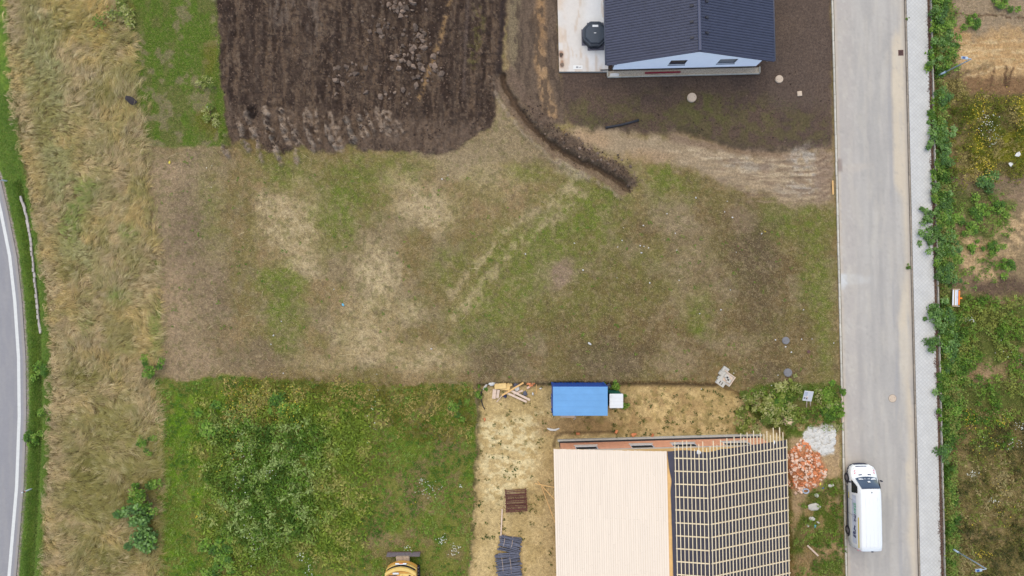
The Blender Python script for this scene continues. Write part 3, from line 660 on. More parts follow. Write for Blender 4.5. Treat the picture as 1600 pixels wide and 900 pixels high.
def short_mesh(name, u, v, L, Wd, ang, rise, col):
    n = len(u); x = (u - 800) / PX; y = (450 - v) / PX; z = ground_height(u, v) - .005
    dx, dy = np.cos(ang), np.sin(ang); w = Wd / 2
    V = np.empty((n, 3, 3)); V[:, 0] = np.stack([x - dy * w, y + dx * w, z], 1); V[:, 1] = np.stack([x + dy * w, y - dx * w, z], 1)
    V[:, 2] = np.stack([x + dx * L, y + dy * L, z + rise], 1)
    return link(name, mesh_np(name, V.reshape(-1, 3), np.arange(n * 3).reshape(-1, 3), np.repeat(col, 3, 0), M['leaf']))
def jit(n, a): return RNG.uniform(1 - a, 1 + a, (n, 1))
def mixc(a, b, t): return a * (1 - t[:, None]) + b * t[:, None]

def leaf_mesh(name, u, v, h, nl, ll, lw, col, up=.5, spread=.5, parent=None):
    """small plants: nl leaves round a stem of height h at every (u, v)"""
    n = len(u); x = np.repeat((u - 800) / PX, nl); y = np.repeat((450 - v) / PX, nl); z0 = np.repeat(ground_height(u, v), nl); H = np.repeat(h, nl)
    k = n * nl; f = RNG.uniform(.15, 1, k); a = RNG.uniform(0, 2 * np.pi, k)
    L = np.repeat(ll, nl) * RNG.uniform(.6, 1.2, k); Wl = L * lw; el = RNG.uniform(-.3, up, k)
    r0 = RNG.uniform(0, spread, k) * np.repeat(ll, nl)
    bx = x + np.cos(a) * r0 * .6; by = y + np.sin(a) * r0 * .6; bz = z0 + H * f
    dx, dy = np.cos(a), np.sin(a); ce, se = np.cos(el), np.sin(el)
    tx, ty, tz = bx + L * ce * dx, by + L * ce * dy, bz + L * se
    mx, my, mz = bx + .45 * L * ce * dx, by + .45 * L * ce * dy, bz + .45 * L * se + .12 * L
    tw = RNG.uniform(-.5, .5, k)
    V = np.empty((k, 4, 3)); V[:, 0] = np.stack([bx, by, bz], 1); V[:, 2] = np.stack([tx, ty, tz], 1)
    V[:, 1] = np.stack([mx - dy * Wl, my + dx * Wl, mz + tw * Wl], 1); V[:, 3] = np.stack([mx + dy * Wl, my - dx * Wl, mz - tw * Wl], 1)
    V[..., 2] = np.maximum(V[..., 2], z0[:, None] + .01)
    b = np.arange(k) * 4
    T = np.concatenate([np.stack([b, b + 1, b + 2], 1), np.stack([b, b + 2, b + 3], 1)])
    C = np.repeat(col, nl, 0) * RNG.uniform(.72, 1.28, (k, 1)); C = np.repeat(C[:, None], 4, 1).reshape(-1, 3)
    return link(name, mesh_np(name, V.reshape(-1, 3), T, np.clip(C, .003, .8), M['leaf']), parent)

# tall dry grass field: bundles of stalks lodged by wind and rain
def dry_grass():
    cu, cv = scatter(DRY, 52, 14, 14); m = len(cu); nb = 8; n = m * nb
    cang = .45 + 3.6 * (fbm(cu / 45, cv / 45, 311) - .5) + 1.5 * (fbm(cu / 16, cv / 16, 315, 2) - .5) + RNG.normal(0, .30, m)
    left = sstep(34, 6, cu - np.interp(cv, [p[1] for p in DRY_L], [p[0] for p in DRY_L])); cang = cang * (1 - left) + left * (.1 + RNG.normal(0, .4, m))
    med = fbm(cu / 22, cv / 22, 305); big = fbm(cu / 60, cv / 60, 301); F = Field(cu, cv); gr = fbm(cu / 26, cv / 26, 319)
    c = np.repeat(seen((184, 162, 124))[None], m, 0)
    c = mixc(c, seen((168, 148, 115))[None], sstep(.45, .6, med)); c = mixc(c, seen((186, 161, 104))[None], .7 * sstep(.5, .64, fbm(cu / 35, cv / 35, 317)))
    gz = F.poly([(70,-60),(95,0),(92,60),(100,150),(110,250),(120,330),(150,420),(120,440),(88,400),(70,300),(48,200),(20,100)], 14, 12)
    c = mixc(c, seen((158, 155, 108))[None], .9 * gz * sstep(.34, .52, med))
    ol = F.poly([(90,560),(190,600),(245,700),(250,990),(120,990),(90,800),(100,640)], 26, 20)
    c = mixc(c, seen((146, 136, 80))[None], np.clip(.8 * ol * sstep(.36, .56, med) + .75 * sstep(.52, .64, big) * (1 - left), 0, 1))
    gold = F.poly([(75,-60),(185,-60),(160,70),(100,70),(78,40)], 12, 12); c = mixc(c, seen((196, 166, 96))[None], .7 * gold)
    k = RNG.random(m); c = mixc(c, seen((146, 140, 86))[None], .6 * sstep(.50, .62, gr) * (1 - left) * (k < .75)); k = RNG.random(m)
    c = mixc(c, seen((116, 112, 52))[None], np.clip(.75 * (F.blob(100, 45, 22, 14) + F.blob(150, 155, 26, 16) + F.blob(110, 425, 34, 12) + F.blob(220, 800, 28, 60) + F.blob(130, 730, 22, 20) + F.blob(120, 590, 30, 14) + F.blob(180, 880, 40, 20)), 0, 1) * (k < .6))
    c = mixc(c, seen((124, 146, 66))[None], np.clip(.7 * (F.blob(125, 300, 26, 30) + F.blob(110, 350, 20, 26) + F.blob(200, 365, 16, 12) + F.blob(238, 520, 8, 40) + F.blob(130, 505, 8, 10) + F.blob(180, 470, 20, 12)), 0, 1) * (k < .6))
    c = mixc(c, seen((214, 198, 162))[None], .4 * (k > .86)); c = mixc(c, seen((140, 134, 84))[None], .7 * ((k > .55) & (k < .76))); c = c * jit(m, .20) * 1.72
    u = np.repeat(cu, nb) + RNG.normal(0, 1.3, n); v = np.repeat(cv, nb) + RNG.normal(0, 1.3, n); ang = np.repeat(cang, nb) + RNG.normal(0, .20, n)
    L = np.repeat(RNG.uniform(.5, 1.05, m) * (1 - .3 * gz), nb) * RNG.uniform(.7, 1.15, n); tilt = np.repeat(RNG.uniform(.05, .62, m), nb) + RNG.normal(0, .08, n)
    tag(blade_mesh('dry_grass', u, v, L, RNG.uniform(.007, .018, n), ang, tilt, np.clip(np.repeat(c, nb, 0) * jit(n, .22), .004, .8)), 'tall straw coloured dry grass field along the west side', 'grass', kind='stuff')
dry_grass()

# tufts and stubble of the mown plot
def mown():
    outer = [(228,226),(360,226),(440,236),(700,238),(770,200),(800,190),(900,250),(1000,300),(1040,250),(1130,290),(1299,322),(1312,608),(1120,598),(740,598),(246,600),(236,400)]
    u, v = scatter(outer, 240, 3, 4); n = len(u); base = ground_albedo(u, v)
    k = RNG.random(n); c = base * jit(n, .45)
    c = mixc(c, seen((196, 176, 136))[None], .5 * (k < .22)); c = mixc(c, seen((104, 112, 50))[None], .3 * ((k > .22) & (k < .32)))
    c = mixc(c, seen((86, 74, 56))[None], .5 * (k > .88))
    ang = RNG.uniform(0, 2 * np.pi, n) * .6 + 5 * fbm(u / 50, v / 50, 331)
    tag(short_mesh('mown_grass', u, v, RNG.uniform(.07, .21, n), RNG.uniform(.014, .036, n), ang, RNG.uniform(.01, .08, n), np.clip(c * 1.38, .004, .8)), 'short mown grass and stubble of the open plot', 'grass', kind='stuff')
mown()

def lush():
    # green strip in the north-west, verge, weeds' grassy understorey, east strip, right-hand land
    for (pts, dens, kp, name, lab, Lr) in (
        (GREEN_TL, 330, None, 'green_grass', 'green grass strip between dry field and ploughed soil', (.08, .22)),
        (WEED, 330, lambda F: .35 + .65 * F.patchy(16, .34, .5, 97), 'rough_grass', 'rough green grass of the weedy lot in the southwest', (.10, .28)),
        (EAST, 330, lambda F: F.patchy(22, .36, .5, 109) * (1 - F.poly([(1236,668),(1318,654),(1318,746),(1292,750),(1262,772),(1238,800)], 4, 4)), 'strip_grass', 'green grass strip between building site and street', (.10, .26)),
        ([(1455,-40),(1640,-40),(1640,940),(1478,940),(1470,600)], 260, lambda F: np.clip(sstep(1457, 1460, F.u0 - TH * F.v0) * (.1 + .9 * F.poly([(1456,118),(1500,122),(1515,150),(1700,150),(1700,275),(1475,275),(1475,300),(1580,300),(1545,400),(1480,380),(1458,455),(1700,466),(1700,990),(1458,990)], 8, 8)) * F.patchy(14, .36, .52, 341), 0, 1), 'weed_grass', 'rough grass on the waste ground east of the pavement', (.10, .34)),
        ([(-20,150),(20,140),(44,300),(58,370),(70,450),(79,530),(82,620),(76,720),(69,820),(64,990),(22,990),(38,760),(44,650),(43,560),(37,470),(28,390),(4,270)], 420, None, 'verge_grass', 'bright green grass verge beside the main road', (.10, .26)),
        ):
        u, v = scatter(pts, dens, 2, 4, kp); n = len(u); c = ground_albedo(u, v) * jit(n, .35)
        k = RNG.random(n); c = mixc(c, seen((108, 130, 44))[None], .4 * (k < .35)); c = mixc(c, seen((176, 158, 104))[None], .5 * (k > .76))
        if name == 'weed_grass': c = mixc(c, seen((168, 148, 98))[None], .5 * sstep(620, 700, v) * (RNG.random(n) < .6))
        if name == 'verge_grass': c = mixc(c, seen((96, 130, 46))[None], .5 * np.ones(n))
        ang = RNG.uniform(0, 2 * np.pi, n)
        tag(blade_mesh(name, u, v, RNG.uniform(*Lr, n), RNG.uniform(.014, .034, n), ang, RNG.uniform(.2, 1.0, n), np.clip(c * 1.42, .004, .8)), lab, 'grass', kind='stuff')
lush()

def pick_colours(u, v, pal, seed, sc=26):
    n = len(u); t = fbm(u / sc, v / sc, seed); i = np.clip(((t - .3) / .4 + RNG.normal(0, .18, n)) * len(pal), 0, len(pal) - .01).astype(int)
    return np.array([seen(p) for p in pal])[i]
def weeds():
    pal = [(76, 106, 30), (94, 126, 36), (110, 140, 44), (128, 148, 66), (146, 160, 92)]
    # tall leafy weeds of the south-west lot
    den = [(300,640),(350,612),(420,600),(480,620),(540,640),(600,640),(600,720),(560,780),(520,870),(440,880),(360,900),(330,860),(340,760),(320,700)]
    u, v = scatter(den, 26, 40, 34); n = len(u); F = Field(u, v); core = np.clip(F.blob(420, 770, 85, 95, 0, .5) + .8 * F.blob(450, 690, 60, 40) + .7 * F.blob(360, 660, 40, 30), 0, 1)
    cc = mixc(pick_colours(u, v, [(108, 128, 38), (124, 142, 46), (128, 146, 48), (146, 152, 68), (160, 156, 84)], 401), pick_colours(u, v, [(66, 94, 22), (80, 110, 28), (98, 130, 38), (120, 144, 60), (148, 166, 96)], 403, 9), np.clip(core * 1.1, 0, 1))
    tag(leaf_mesh('tall_weeds', u, v, RNG.uniform(.12, .4, n) + .5 * core * RNG.uniform(.2, 1, n), 10, RNG.uniform(.12, .34, n), .17, cc * 1.22, .7, 1.0), 'dense leafy green weeds in the southwest lot', 'weeds', kind='stuff')
    u, v = scatter(WEED, 20, 3, 5, lambda F: .15 + .85 * F.patchy(18, .38, .54, 405)); n = len(u)
    tag(leaf_mesh('low_weeds', u, v, RNG.uniform(.08, .3, n), 8, RNG.uniform(.07, .16, n), .26, pick_colours(u, v, pal[:4], 407) * 1.25, .6, .9), 'low broadleaf weeds scattered through the southwest lot', 'weeds', kind='stuff')
    ol = [(350,590),(470,590),(640,604),(745,604),(740,690),(640,690),(590,640),(470,620),(420,660),(350,660)]
    u, v = scatter(ol, 26, 10, 12); n = len(u)
    tag(leaf_mesh('seeding_weeds', u, v, RNG.uniform(.2, .6, n), 9, RNG.uniform(.07, .18, n), .18, pick_colours(u, v, [(104, 102, 30), (126, 118, 44), (150, 138, 70), (176, 156, 92)], 409) * 1.25, .9, .8), 'olive yellow seeding weeds along the plot boundary', 'weeds', kind='stuff')
    # east strip
    u, v = scatter([(1165,606),(1310,604),(1314,672),(1280,662),(1240,664),(1215,668),(1180,650)], 26, 8, 8); n = len(u)
    tag(leaf_mesh('roadside_weeds', u, v, RNG.uniform(.15, .5, n), 10, RNG.uniform(.08, .2, n), .2, pick_colours(u, v, [(78, 104, 30), (98, 128, 34), (122, 140, 56), (164, 160, 108)], 411) * 1.25, .8, .8), 'bright green weeds around the white notice board', 'weeds', kind='stuff')
    u, v = scatter([(1242,790),(1262,768),(1290,750),(1314,744),(1322,940),(1240,940)], 16, 4, 6, lambda F: F.patchy(20, .38, .5, 413)); n = len(u)
    tag(leaf_mesh('kerbside_weeds', u, v, RNG.uniform(.1, .35, n), 9, RNG.uniform(.08, .18, n), .2, pick_colours(u, v, pal[:4], 415) * 1.25, .8, .8), 'low green weeds between unfinished house and parked van', 'weeds', kind='stuff')
    # waste ground in the east
    def rr(pts, dens, pal2, seed, name, lab, h, ll, lo=.38, hi=.52, lw=.2):
        u, v = scatter(pts, dens, 8, 9, lambda F: sstep(1457, 1461, F.u0 - TH * F.v0) * F.patchy(18, lo, hi, seed)); n = len(u)
        tag(leaf_mesh(name, u, v, RNG.uniform(*h, n), 10, RNG.uniform(*ll, n), lw, pick_colours(u, v, pal2, seed + 3) * 1.25, .8, .9), lab, 'weeds', kind='stuff')
    rr([(1462,118),(1500,124),(1515,150),(1640,150),(1640,276),(1466,300)], 24, [(88, 96, 22), (112, 118, 28), (128, 122, 46), (158, 142, 84)], 421, 'flowering_weeds', 'yellow green flowering weeds below the sandy bank in the northeast', (.2, .6), (.08, .2), .3, .46)
    rr([(1476,292),(1582,298),(1582,350),(1560,440),(1500,440),(1470,420)], 26, pal[:4], 423, 'bank_weeds', 'green weed patches on bare sandy soil in the east', (.08, .35), (.07, .18), .50, .60)
    rr([(1460,456),(1520,462),(1640,472),(1640,700),(1464,700)], 30, pal[:4] + [(130, 136, 60)], 425, 'meadow_weeds', 'lush green weeds around the orange barrier boards', (.12, .5), (.09, .24), .40, .54)
    rr([(1478,640),(1640,650),(1640,940),(1490,940)], 30, [(70, 72, 30), (112, 108, 50), (140, 122, 76), (120, 132, 52), (166, 150, 104)], 427, 'withered_weeds', 'brown and olive withered weeds in the southeast corner', (.15, .5), (.08, .24), .30, .46, .14)
    v = RNG.uniform(-30, 930, 9000); w = 1457 + np.abs(RNG.normal(0, 10, 9000)) * np.interp(v, [0, 110, 150, 320, 420, 560, 700, 930], [1.5, 1.2, .6, .8, 1.4, 1.6, .8, .6])
    k = RNG.random(9000) < sstep(.28, .5, fbm(v / 20, w / 20, 441)) * (1 - .85 * sstep(112, 122, v) * sstep(150, 142, v)); u = (w + TH * v)[k]; v = v[k]; k = clear_of(u, v, 3); u, v = u[k], v[k]; n = len(u)
    tag(leaf_mesh('pavement_weeds', u, v, RNG.uniform(.15, .6, n), 10, RNG.uniform(.08, .2, n), .24, pick_colours(u, v, [(70, 100, 34), (90, 124, 42), (112, 142, 56), (134, 150, 70), (128, 126, 66)], 443, 14) * 1.2, .8, .9), 'ragged green weeds growing along the back of the pavement', 'weeds', kind='stuff')
    u, v = scatter([(240,236),(1298,330),(1305,596),(250,596)], .9, 3, 4, lambda F: F.patchy(26, .44, .6, 445)); n = len(u)
    tag(leaf_mesh('plot_weeds', u, v, RNG.uniform(.02, .08, n), 7, RNG.uniform(.06, .14, n), .28, pick_colours(u, v, [(92, 124, 36), (108, 136, 44), (124, 142, 60)], 447) * 1.1, .5, .9), 'small bright green weed rosettes dotted over the mown plot', 'weeds', kind='stuff')
    u, v = scatter([(240,236),(760,240),(900,300),(800,596),(250,596)], .16, 3, 4); n = len(u)
    tag(blade_mesh('dead_stalks', u, v, RNG.uniform(.4, 1.3, n), RNG.uniform(.012, .022, n), RNG.uniform(0, 6.28, n), np.full(n, .05), np.repeat(seen((214, 196, 156))[None], n, 0) * jit(n, .25)), 'pale dead stalks lying on the mown plot', 'stalks', kind='stuff')
    u, v = scatter([(1478,640),(1640,650),(1640,940),(1490,940)], 45, 10, 9, lambda F: F.patchy(14, .42, .56, 461)); n = len(u)
    tag(blade_mesh('straw_tufts', u, v, RNG.uniform(.2, .55, n), RNG.uniform(.012, .024, n), RNG.uniform(0, 6.28, n) * .3 + 9 * fbm(u / 12, v / 12, 463), RNG.uniform(.1, .8, n), np.clip(np.array([seen((176, 152, 108)), seen((150, 126, 86)), seen((98, 84, 52)), seen((132, 136, 66))])[RNG.integers(0, 4, n)] * 1.2 * jit(n, .3), .004, .8)), 'straw tufts among the withered weeds in the southeast corner', 'grass', kind='stuff')
    # thin growth on the sand and soil yard
    u, v = scatter(SANDP, 6, 2, 3, lambda F: .04 + .9 * F.patchy(10, .58, .66, 429) + .55 * F.poly([(960,612),(1130,606),(1200,660),(1200,686),(1000,686),(900,678)], 14, 12) * F.patchy(9, .46, .6, 430) + .8 * F.line([(749,605),(745,660),(741,720),(733,820),(726,920)], 5, 4, 4) * .6 + F.line([(960,680),(1030,682),(1110,676),(1190,672)], 6, 4, 4)); n = len(u)
    k = ~((u > 864) & (v > 700) & (u < 1240)); u, v = u[k], v[k]; n = len(u)
    tag(leaf_mesh('sand_weeds', u, v, RNG.uniform(.04, .16, n), 8, RNG.uniform(.06, .16, n), .22, pick_colours(u, v, [(70, 92, 34), (96, 108, 44), (120, 118, 60)], 431), .6, .9), 'sparse green weeds growing on the sandy building site', 'weeds', kind='stuff')
    u, v = scatter([(880,150),(1298,150),(1298,236),(1130,222),(1060,206),(890,196)], 60, 10, 8, lambda F: F.patchy(12, .42, .58, 67)); n = len(u)
    c = pick_colours(u, v, [(96, 92, 52), (104, 110, 50), (116, 120, 64)], 433)
    tag(short_mesh('sparse_grass', u, v, RNG.uniform(.06, .16, n), RNG.uniform(.015, .03, n), RNG.uniform(0, 6.28, n), RNG.uniform(.01, .05, n), c), 'sparse young grass on the dark soil south of the white house', 'grass', kind='stuff')
    # brown withered creepers spilling over the back of the pavement
    v = RNG.uniform(-20, 930, 9000); u = st(v, 1450) + RNG.normal(0, 1.7, 9000) - 3.0 * RNG.random(9000) * sstep(.5, .7, fbm(v / 12, v * 0 + 3, 435))
    k = RNG.random(9000) < .15 + .85 * sstep(.42, .62, fbm(v / 26, v * 0 + 1, 437)); u, v = u[k], v[k]; n = len(u)
    x = (u - 800) / PX; y = (450 - v) / PX; z = np.where(u - TH * v < 1448.4, .073, .05) ; a = RNG.uniform(0, 6.28, n); L = RNG.uniform(.04, .13, n)
    V = np.empty((n, 3, 3)); w = RNG.uniform(.012, .03, n)
    V[:, 0] = np.stack([x - np.sin(a) * w, y + np.cos(a) * w, z], 1); V[:, 1] = np.stack([x + np.sin(a) * w, y - np.cos(a) * w, z + .01], 1); V[:, 2] = np.stack([x + np.cos(a) * L, y + np.sin(a) * L, z + RNG.uniform(.01, .07, n)], 1)
    c = np.array([seen((128, 98, 92)), seen((104, 80, 74)), seen((150, 122, 104))])[RNG.integers(0, 3, n)]
    tag(link('withered_creeper', mesh_np('withered_creeper', V.reshape(-1, 3), np.arange(n * 3).reshape(-1, 3), np.repeat(c, 3, 0), M['leaf'])), 'brown withered growth along the back edge of the pavement', 'plants', kind='stuff')
    # blossoms
    def flowers(name, lab, spots, col, size):
        us, vs = [], []
        for (x, y, rx, ry, k) in spots: us.append(RNG.normal(x, rx, k)); vs.append(RNG.normal(y, ry, k))
        u = np.concatenate(us); v = np.concatenate(vs); n = len(u); x = (u - 800) / PX; y = (450 - v) / PX; z = ground_height(u, v) + RNG.uniform(.35, .75, n)
        s = RNG.uniform(.6, 1.3, n) * size; V = np.empty((n, 6, 3))
        for k in range(6):
            a = k * math.pi / 3; V[:, k] = np.stack([x + s * math.cos(a), y + s * math.sin(a), z + RNG.uniform(-.02, .02, n)], 1)
        b = np.arange(n) * 6; T = np.concatenate([np.stack([b, b + i, b + i + 1], 1) for i in range(1, 5)])
        c = np.repeat(seen(col)[None] * jit(n, .15), 6, 0)
        tag(link(name, mesh_np(name, V.reshape(-1, 3), T, c, M['leaf'])), lab, 'flowers', kind='stuff')
    flowers('yellow_flowers', 'small yellow blossoms among the weeds', [(1525,170,9,10,90),(1530,260,10,6,90),(1592,190,8,16,100),(1522,225,8,12,70),(1592,165,8,6,30),(1580,160,16,8,30),(1515,200,8,14,30),(455,630,14,18,60),(395,612,24,16,60),(370,640,10,14,30),(375,700,10,20,24),(450,800,30,30,20),(560,830,60,50,30),(345,720,20,60,24),(1510,655,8,8,40),(1558,655,7,5,30),(1540,690,14,14,24),(1530,862,8,5,30),(1570,800,20,40,20),(1545,770,12,12,16),(1190,362,2,1,5),(316,803,6,2,10)], (228, 200, 66), .032)
    flowers('white_flowers', 'small white blossoms among the weeds', [(1532,195,8,12,50),(1545,215,8,10,26),(1512,738,4,3,30),(1575,690,20,6,20),(1590,662,5,4,16),(692,840,4,3,30),(712,854,4,5,36),(670,760,10,6,30),(427,735,5,5,14),(475,865,4,3,14),(487,890,4,8,24),(637,853,3,3,12),(1510,500,5,3,16),(1580,560,14,20,10),(660,748,3,2,14),(720,755,2,2,10),(585,648,6,30,16),(380,740,8,30,24),(395,830,6,30,16),(1545,779,3,2,12),(1590,665,6,3,20),(330,235,10,40,5)], (236, 236, 226), .030)
weeds()

# ------------------------------------------------------------------ shrubs one can tell apart: foliage on stems
def shrub_meshes(seed, pal, n_leaf, leaf, lw=.34):
    r = np.random.default_rng(seed); nc = 11
    cc = np.stack([r.normal(0, .36, nc), r.normal(0, .36, nc), r.uniform(.15, .85, nc)], 1); cr = r.uniform(.12, .34, nc)
    i = r.integers(0, nc, n_leaf); d = r.normal(0, 1, (n_leaf, 3)); d /= np.linalg.norm(d, axis=1)[:, None]
    p = cc[i] + d * (cr[i] * r.uniform(.2, 1.35, n_leaf) ** .7)[:, None]; p[:, 2] = np.abs(p[:, 2]) + .02
    a = r.uniform(0, 2 * np.pi, n_leaf); el = r.uniform(-.5, .5, n_leaf); L = leaf * r.uniform(.6, 1.3, n_leaf); W_ = L * lw
    t = np.stack([np.cos(a) * np.cos(el), np.sin(a) * np.cos(el), np.sin(el)], 1); s = np.stack([-np.sin(a), np.cos(a), r.uniform(-.6, .6, n_leaf)], 1)
    V = np.empty((n_leaf, 4, 3)); V[:, 0] = p - t * L[:, None] * .5; V[:, 2] = p + t * L[:, None] * .5
    mid = p + np.array([0, 0, .1]) * L[:, None]; V[:, 1] = mid + s * W_[:, None]; V[:, 3] = mid - s * W_[:, None]
    b = np.arange(n_leaf) * 4; T = np.concatenate([np.stack([b, b + 1, b + 2], 1), np.stack([b, b + 2, b + 3], 1)])
    c = np.array([seen(q) for q in pal])[np.clip(((i * 7 % nc) / nc * len(pal) + r.normal(0, .7, n_leaf)).astype(int), 0, len(pal) - 1)] * r.uniform(.75, 1.3, (n_leaf, 1))
    fol = mesh_np('foliage', V.reshape(-1, 3), T, np.repeat(c[:, None], 4, 1).reshape(-1, 3), M['leaf'])
    st_ = MB()
    for k in range(nc): st_.tube([(0, 0, -.05), tuple(cc[k] * np.array([.4, .4, .5])), tuple(cc[k])], [.028, .018, .006], 5)
    return fol, st_.mesh('stem', M['bark'])
HEDGE = [(84, 116, 60), (100, 136, 66), (118, 152, 80), (138, 168, 102), (104, 144, 52)]
SHR = [shrub_meshes(500 + i, HEDGE, 700, .15) for i in range(4)]
SHR2 = [shrub_meshes(520 + i, [(78, 112, 40), (98, 136, 44), (120, 156, 52), (142, 168, 74)], 620, .17, .26) for i in range(3)]
SHR3 = [shrub_meshes(540 + i, [(106, 124, 48), (122, 138, 56), (140, 152, 68), (158, 162, 88), (178, 178, 118)], 620, .14, .24) for i in range(3)]
def shrub(u, v, dia, h, kind, label, group=None, name='shrub', rz=None):
    f, s = kind[random.Random(int(u * 7 + v * 3)).randrange(len(kind))]
    o = empty(name, on_ground(u, v), (u * 1.7 + v * .9) % 6.28 if rz is None else rz)
    a = link('foliage', f, o); b = link('stem', s, o)
    for q in (a, b): q.scale = (dia, dia, h)
    tag(o, label, 'shrub', group)
    return o
rs = random.Random(9)
def hedge_row(v0, v1, step, off0, off1, d0, d1, label, group, rows=1, kind=None):
    v = v0
    while v < v1:
        for k in range(rows):
            w = off0 + (off1 - off0) * ((k + .5) / rows) + rs.uniform(-5, 5)
            if not clear_of(w + TH * v, v, 11): continue
            shrub(w + TH * v, v + rs.uniform(-4, 4), rs.uniform(d0, d1), rs.uniform(.32, .75), kind or (SHR + SHR2), label, group)
        v += step
hedge_row(4, 112, 17, 1460, 1476, .8, 1.15, 'leafy green shrub of the double row at the north end of the pavement', 'shrubs at the north end of the pavement', 2, SHR2 + SHR)
hedge_row(150, 222, 14, 1455, 1466, .8, 1.05, 'small green shrub in the short row beside the dry grass and yellow flowers', 'short row of shrubs behind the pavement')
hedge_row(232, 326, 15, 1456, 1464, .75, .95, 'small green shrub in the narrow row behind the middle of the pavement', 'narrow row of shrubs behind the pavement')
hedge_row(330, 442, 15, 1456, 1470, .75, 1.0, 'bushy green shrub between pavement and bare sandy ground', 'shrubs between pavement and sandy ground', 2)
hedge_row(452, 560, 15, 1458, 1472, .8, 1.15, 'bushy green shrub behind the pavement next to the barrier boards', 'shrubs beside the barrier boards', 1)
hedge_row(568, 700, 18, 1458, 1466, .8, 1.05, 'low green shrub in the southern row behind the pavement', 'southern row of shrubs behind the pavement')
shrub(1448, 340, .85, .6, SHR, 'green shrub leaning over the pavement, north of its twin')
shrub(1447, 371, .95, .6, SHR, 'green shrub spilling over the pavement edge nearest the sandy patch')
shrub(1453, 488, 1.05, .7, SHR, 'large green shrub overhanging the pavement beside the barrier boards')
shrub(1456, 531, .85, .6, SHR, 'green shrub overhanging the pavement just south of the barrier boards')
shrub(1528, 286, 1.2, .6, SHR, 'dark green solitary bush below the yellow flowering weeds')
for (x, y, d, lab) in [(1510,355,1.1,'green bush on the sandy slope nearest the shrub row'),(1528,330,1.1,'green bush high on the sandy slope below the brown soil'),(1555,325,.9,'green bush on the slope near the right edge of the picture'),(1518,388,.8,'green bush at the foot of the sandy slope'),(1485,405,1.0,'small green bush beside the bare sand patch'),(1570,414,.9,'small green bush above the dark earth bank'),(1548,388,.8,'tiny green bush in the middle of the bare sand'),(1519,35,.9,'small green tuft on the bare earth in the northeast corner'),(1562,4,1.0,'green tuft at the top edge above the bare earth')]:
    shrub(x, y, d, .45, SHR2, lab)
for (x, y, d, h, k, lab) in [(228,765,1.3,1.5,SHR2,'tall leafy sapling at the edge of the dry grass, northernmost of three'),(226,800,1.6,1.3,SHR,'dark leafy bush at the edge of the dry grass, middle of three'),(230,835,1.6,1.2,SHR,'dark bush at the edge of the dry grass, southernmost of three'),
    (236,577,1.0,.8,SHR2,'green bush at the corner of the dry grass and mown plot'),(228,688,.8,.6,SHR2,'small green bush in the dry grass beside the weedy lot'),(332,662,1.7,.8,SHR2,'broad leafy bush at the northwest of the weedy lot'),(436,632,1.4,.6,SHR2,'dark leafy bush among yellow flowers by the plot boundary'),(712,632,.9,.5,SHR2,'bright green leafy plant near the corner of the sand'),(352,850,1.4,.5,SHR2,'leafy green plant at the south of the weedy lot'),(350,880,1.5,.8,SHR2,'bright leafy bush near the bottom edge of the weedy lot'),
    (66,575,.9,.5,SHR2,'leafy plant in the verge ditch level with the plot corner'),(50,685,.9,.5,SHR2,'leafy plant on the verge beside the main road line'),(70,645,.7,.4,SHR2,'small leafy plant on the verge, middle of three'),
    (748,615,.7,.6,SHR2,'dark green plant at the corner of the excavated sand'),(959,603,.8,.9,SHR2,'green bush behind the portable toilet'),(976,632,.7,.5,SHR2,'small green plant at the right side of the portable toilet'),
    (322,128,.9,.5,SHR3,'yellow green plant on the grass strip beside the ploughed soil'),(330,185,1.1,.5,SHR3,'yellow flowering plant at the corner of ploughed soil'),(187,14,1.6,.6,SHR3,'olive bush at the top edge of the dry grass'),
    (1197,622,1.8,.5,SHR3,'pale green bush east of the stacked blocks'),(1212,645,1.6,.45,SHR3,'pale bush north of the boulder'),(1172,625,1.0,.35,SHR3,'small pale bush nearest the stacked blocks'),(1236,606,1.0,.35,SHR3,'olive bush left of the white notice board'),(1168,668,1.5,.35,SHR3,'olive bush between sand and unfinished roof'),(1220,634,1.1,.3,SHR2,'green bush just above the boulder'),(1300,642,1.3,.3,SHR2,'bright green bush between notice board and kerb'),(1294,616,1.2,.3,SHR2,'bright green bush right of the notice board'),
    (1416,30,.22,.3,SHR2,'tiny weed in the kerb joint at the north'),(1418.5,418,.26,.3,SHR2,'tiny weed in the kerb joint level with the plot')]:
    shrub(x, y, d, h, k, lab)

# ------------------------------------------------------------------ rough lumps shared by clods, stones and rubble
def lump(name, seed, sx, sy, sz, material, n=14, jitter=.35):
    r = random.Random(seed); bm = bmesh.new()
    for i in range(n):
        z = 1 - 2 * (i + .5) / n; a = i * 2.39996; q = math.sqrt(max(0, 1 - z * z)); k = 1 + r.uniform(-jitter, jitter)
        bm.verts.new((q * math.cos(a) * sx * k / 2, q * math.sin(a) * sy * k / 2, z * sz * k / 2))
    res = bmesh.ops.convex_hull(bm, input=bm.verts)
    bmesh.ops.delete(bm, geom=[g for g in res['geom_interior'] if isinstance(g, bmesh.types.BMVert)], context='VERTS')
    bmesh.ops.recalc_face_normals(bm, faces=bm.faces)
    me = bpy.data.meshes.new(name); bm.to_mesh(me); bm.free(); me.materials.append(material); return me

